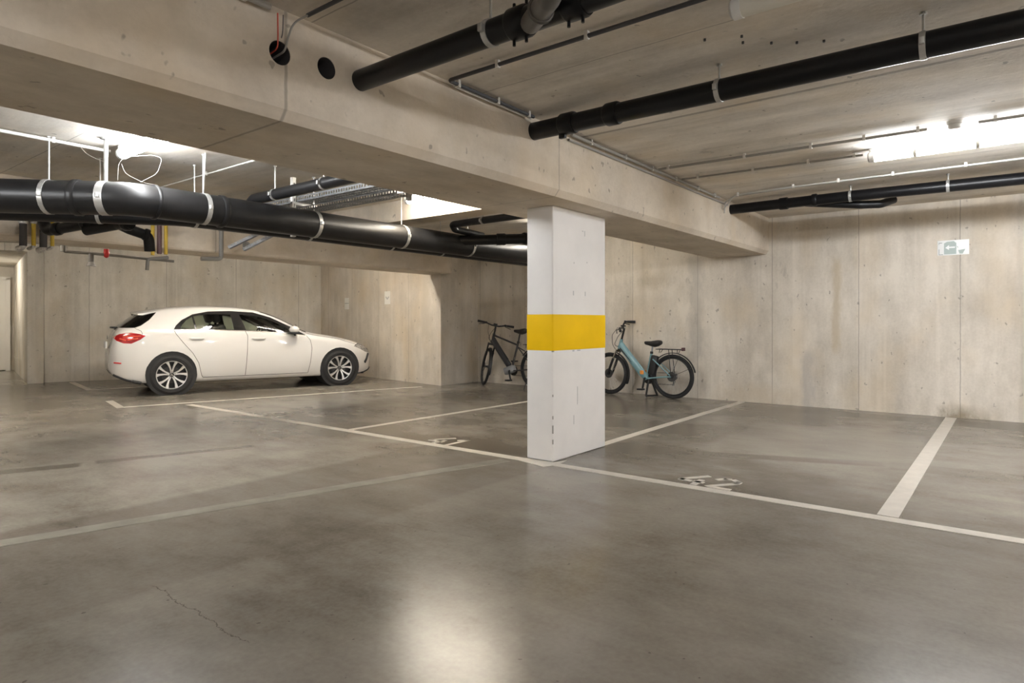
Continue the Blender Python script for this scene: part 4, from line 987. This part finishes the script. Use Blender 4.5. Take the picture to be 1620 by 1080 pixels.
    hbo = MB().tube(hp, .014, 10, True, 0, TS).build('handlebar', 'bikeblack', t)
    for s in (-1, 1):
        e = bc + Vector((back, s * hw_, rise)); q = bc + Vector((back * .30, s * hw_ * .55, rise))
        if D.get('odd'): e, q = (hp[0], hp[1]) if s > 0 else (hp[-1], hp[-2])
        d = (q - e).normalized()
        MB().tube([e - d * .01, e + d * .12], [.022, .020], 10, True, 0, TS).build('grip', 'trimblack', hbo)
        MB().tube([e + d * .15 + Vector((.0, 0, -.005)), e + d * .13 + Vector((.06, 0, -.02)), e + d * .03 + Vector((.06, 0, -.045))], .007, 8, True, 0, TS).build('brake_lever', 'bikeblack', hbo)
        MB().tube([e + d * .13, e + d * .17], .021, 8, True, 0, TS).build('lever_clamp', 'bikeblack', hbo)
    dsp = MB().rbox(-.03, .03, -.035, .035, .015, .04, .008, 0, TS @ Matrix.Translation(bc)).build('display', 'bikeblack', hbo)
    cb = MB(); 
    cb.tube(fillet([bc + Vector((.02, .12, 0)), bc + Vector((.15, .09, -.12)), hb + Vector((.11, .03, .06)), hb + Vector((.03, .03, -.04))], .1), .004, 6, True, 0, TS)
    cb.tube(fillet([bc + Vector((.02, -.12, 0)), bc + Vector((.13, -.07, -.14)), hb + Vector((.10, 0, .05)), dt0 + Vector((-.02, .03, -.02))], .1), .004, 6)
    cb.build('cables', 'bikeblack', t)
    # saddle
    sd = Vector(D['sad']); sv = (sd - st)
    MB().tube([st - sv.normalized() * .05, sd - Vector((0, 0, .045))], .014, 10).build('seat_post', 'bikeblack' if not D['step'] else 'bikesilver', t)
    MB().tube([st - sv.normalized() * .015, st + sv.normalized() * .02], .024, 12).build('seat_clamp', 'bikeblack', t)
    s_ = MB(); vs = []; fs = []; N = 14
    for i, (x, hw2, zt, th) in enumerate(((-.135, .02, .005, .02), (-.13, .07, .012, .045), (-.09, .088, .018, .065), (-.04, .08, .012, .07), (.02, .05, .0, .055), (.08, .028, -.002, .042), (.125, .02, -.004, .034), (.14, .008, -.01, .02))):
        for k in range(N):
            a_ = 2 * pi * k / N; vs.append((sd.x + x, hw2 * cos(a_), sd.z + zt - th * .75 + th * .75 * sin(a_)))
    for i in range(7):
        for k in range(N): fs.append((i * N + k, i * N + (k + 1) % N, (i + 1) * N + (k + 1) % N, (i + 1) * N + k))
    fs += [tuple(range(N - 1, -1, -1)), tuple(7 * N + k for k in range(N))]
    s_.add(vs, fs).build('saddle', 'saddle', t, 60)
    # crank set, chain, pedals
    ck = MB(); ck.lathe([(.02, -.058), (.088, -.058), (.092, -.056), (.088, -.054), (.02, -.054)], 32, 'Y', 0, Matrix.Translation(bb))
    cko = ck.build('chainring', 'bikeblack', t)
    ca = D['crank']
    for s in (1, -1):
        a_ = ca if s > 0 else ca + pi; e = bb + Vector((.165 * cos(a_), s * .085, .165 * sin(a_)))
        MB().tube([bb + Vector((0, s * .06, 0)), bb + Vector((0, s * .075, 0)), e], [.018, .018, .014], 8).build('crank_arm', 'bikeblack', cko)
        MB().rbox(-.05, .05, -.045, .045, -.012, .012, .006, 0, Matrix.Translation(e + Vector((0, s * .055, 0)))).build('pedal', 'bikeblack', cko)
    c2 = MB(); c2.tube([bb + Vector((0, -.056, .088)), (0, -.05, R + .045)], .004, 6); c2.tube([bb + Vector((0, -.056, -.088)), (.02, -.05, R - .13), (-.02, -.05, R - .08), (0, -.05, R - .045)], .004, 6); c2.build('chain', 'bikeblack', t)
    g = MB(); g.lathe([(.01, -.058), (.055, -.054), (.06, -.045), (.045, -.036), (.01, -.036)], 20, 'Y', 0, Matrix.Translation((0, 0, R))); g.tube([(0, -.065, R - .03), (.02, -.065, R - .14)], .014, 8); g.build('gears', 'disc', t)
    # mudguards, rack, stand, lights
    guard(t, 0, R, R + .025, radians(-8 if D['step'] else 5), radians(0), 'trimblack', I) if False else None
    mg = guard(t, 0, R, R + .022, radians(168), radians(38), 'trimblack', I)
    MB().tube([(0, .075, R), (-(R + .02) * cos(radians(25)), .03, R + (R + .02) * sin(radians(25)))], .0035, 6).build('guard_stay', 'bikeblack', mg)
    MB().tube([(0, .075, R), (-(R + .02) * cos(radians(70)), .03, R + (R + .02) * sin(radians(70)))], .0035, 6).build('guard_stay', 'bikeblack', mg)
    guard(t, wb, R, R + .022, radians(110), radians(205), 'bikeblack' if not D['step'] else 'trimblack', TS)
    if D['rack']:
        z = R * 2 + .075; r = MB()
        for y in (-.06, 0, .06): r.tube([(.25, y, z), (-.16, y, z)], .006, 8)
        for x in (.24, .05, -.15): r.tube([(x, -.06, z), (x, .06, z)], .006, 8)
        for y in (-.06, .06):
            r.tube([(.18, y, z), (.21, y * .4, z - .055)], .005, 6); r.tube([(-.10, y, z), (-.08, y * .4, z - .06)], .005, 6)
            r.tube([(.04, y, z), (-.0, y * 1.2, R + .03)], .006, 8)
        r.build('rack', 'bikeblack', t); MB().rbox(-.185, -.15, -.04, .04, z - .02, z + .03, .006).build('tail_lamp', 'maroon', t)
    if D['step']:
        k = MB(); 
        for s in (1, -1): k.tube([bb + Vector((-.055, s * .045, -.02)), bb + Vector((-.055 + (.02 if s > 0 else -.08), s * .09, -bb.z + .03)), bb + Vector((-.075 + (.02 if s > 0 else -.06), s * .09, -bb.z + .012))], .016, 8)
        k.tube([bb + Vector((-.03, .09, -bb.z + .025)), bb + Vector((-.13, -.09, -bb.z + .025))], .013, 8); k.build('kick_stand', 'bikeblack', t)
    else:
        MB().tube([(.10, .06, R - .05), (.14, .15, .05), (.15, .17, .0)], .009, 8).build('kick_stand', 'bikeblack', t)
    return t
bike('bicycle', 'pale teal step-through electric bicycle right of the pillar', (9.33, 4.14, 0), radians(90), dict(R=.335, wb=1.075, ht=(.862, 0, .885), hb=(.905, 0, .735), bb=(.43, 0, .29), st=(.345, 0, .685), sad=(.325, 0, .865), steer=radians(-6), frame='bikeblue', odd=True, fork='bikeblack', step=True, stem=.17, reach=.02, bar=(.30, .03, -.16), crank=radians(-80), rack=True))
bike('bicycle', 'dark grey electric bicycle half hidden left of the pillar', (9.20, 6.64, 0), radians(90), dict(R=.345, wb=1.20, ht=(.95, 0, .95), hb=(.995, 0, .79), bb=(.55, 0, .295), st=(.40, 0, .80), sad=(.355, 0, 1.03), steer=radians(-40), frame='bikegrey', fork='bikeblack', step=False, stem=.13, reach=.05, bar=(.33, .03, -.05), crank=radians(-105), rack=True))

# ------------------------------------------------------------------ light, camera, view
w = bpy.data.worlds.new('world'); S.world = w; w.use_nodes = True
w.node_tree.nodes['Background'].inputs[0].default_value = (0.0, 0.0, 0.0, 1)
cam = bpy.data.cameras.new('camera'); co = bpy.data.objects.new('camera', cam); COL.objects.link(co)
cam.sensor_width = 36.0; cam.sensor_fit = 'HORIZONTAL'; cam.lens = 36.0 * 1013 / 1620; cam.shift_y = -30 / 1620; cam.clip_start = 0.05
co.location = (0, 0, 1.18); co.rotation_euler = (radians(90), 0, -atan2(1013, 792))
S.camera = co
S.view_settings.view_transform = 'Standard'; S.view_settings.look = 'None'; S.view_settings.gamma = 1.0
S.view_settings.exposure = 1.95; S.view_settings.use_curve_mapping = False
S.cycles.use_denoising = True; S.cycles.max_bounces = 10; S.cycles.diffuse_bounces = 6; S.cycles.glossy_bounces = 4; S.cycles.transparent_max_bounces = 12
S.cycles.sample_clamp_indirect = 6.0; S.cycles.caustics_reflective = False
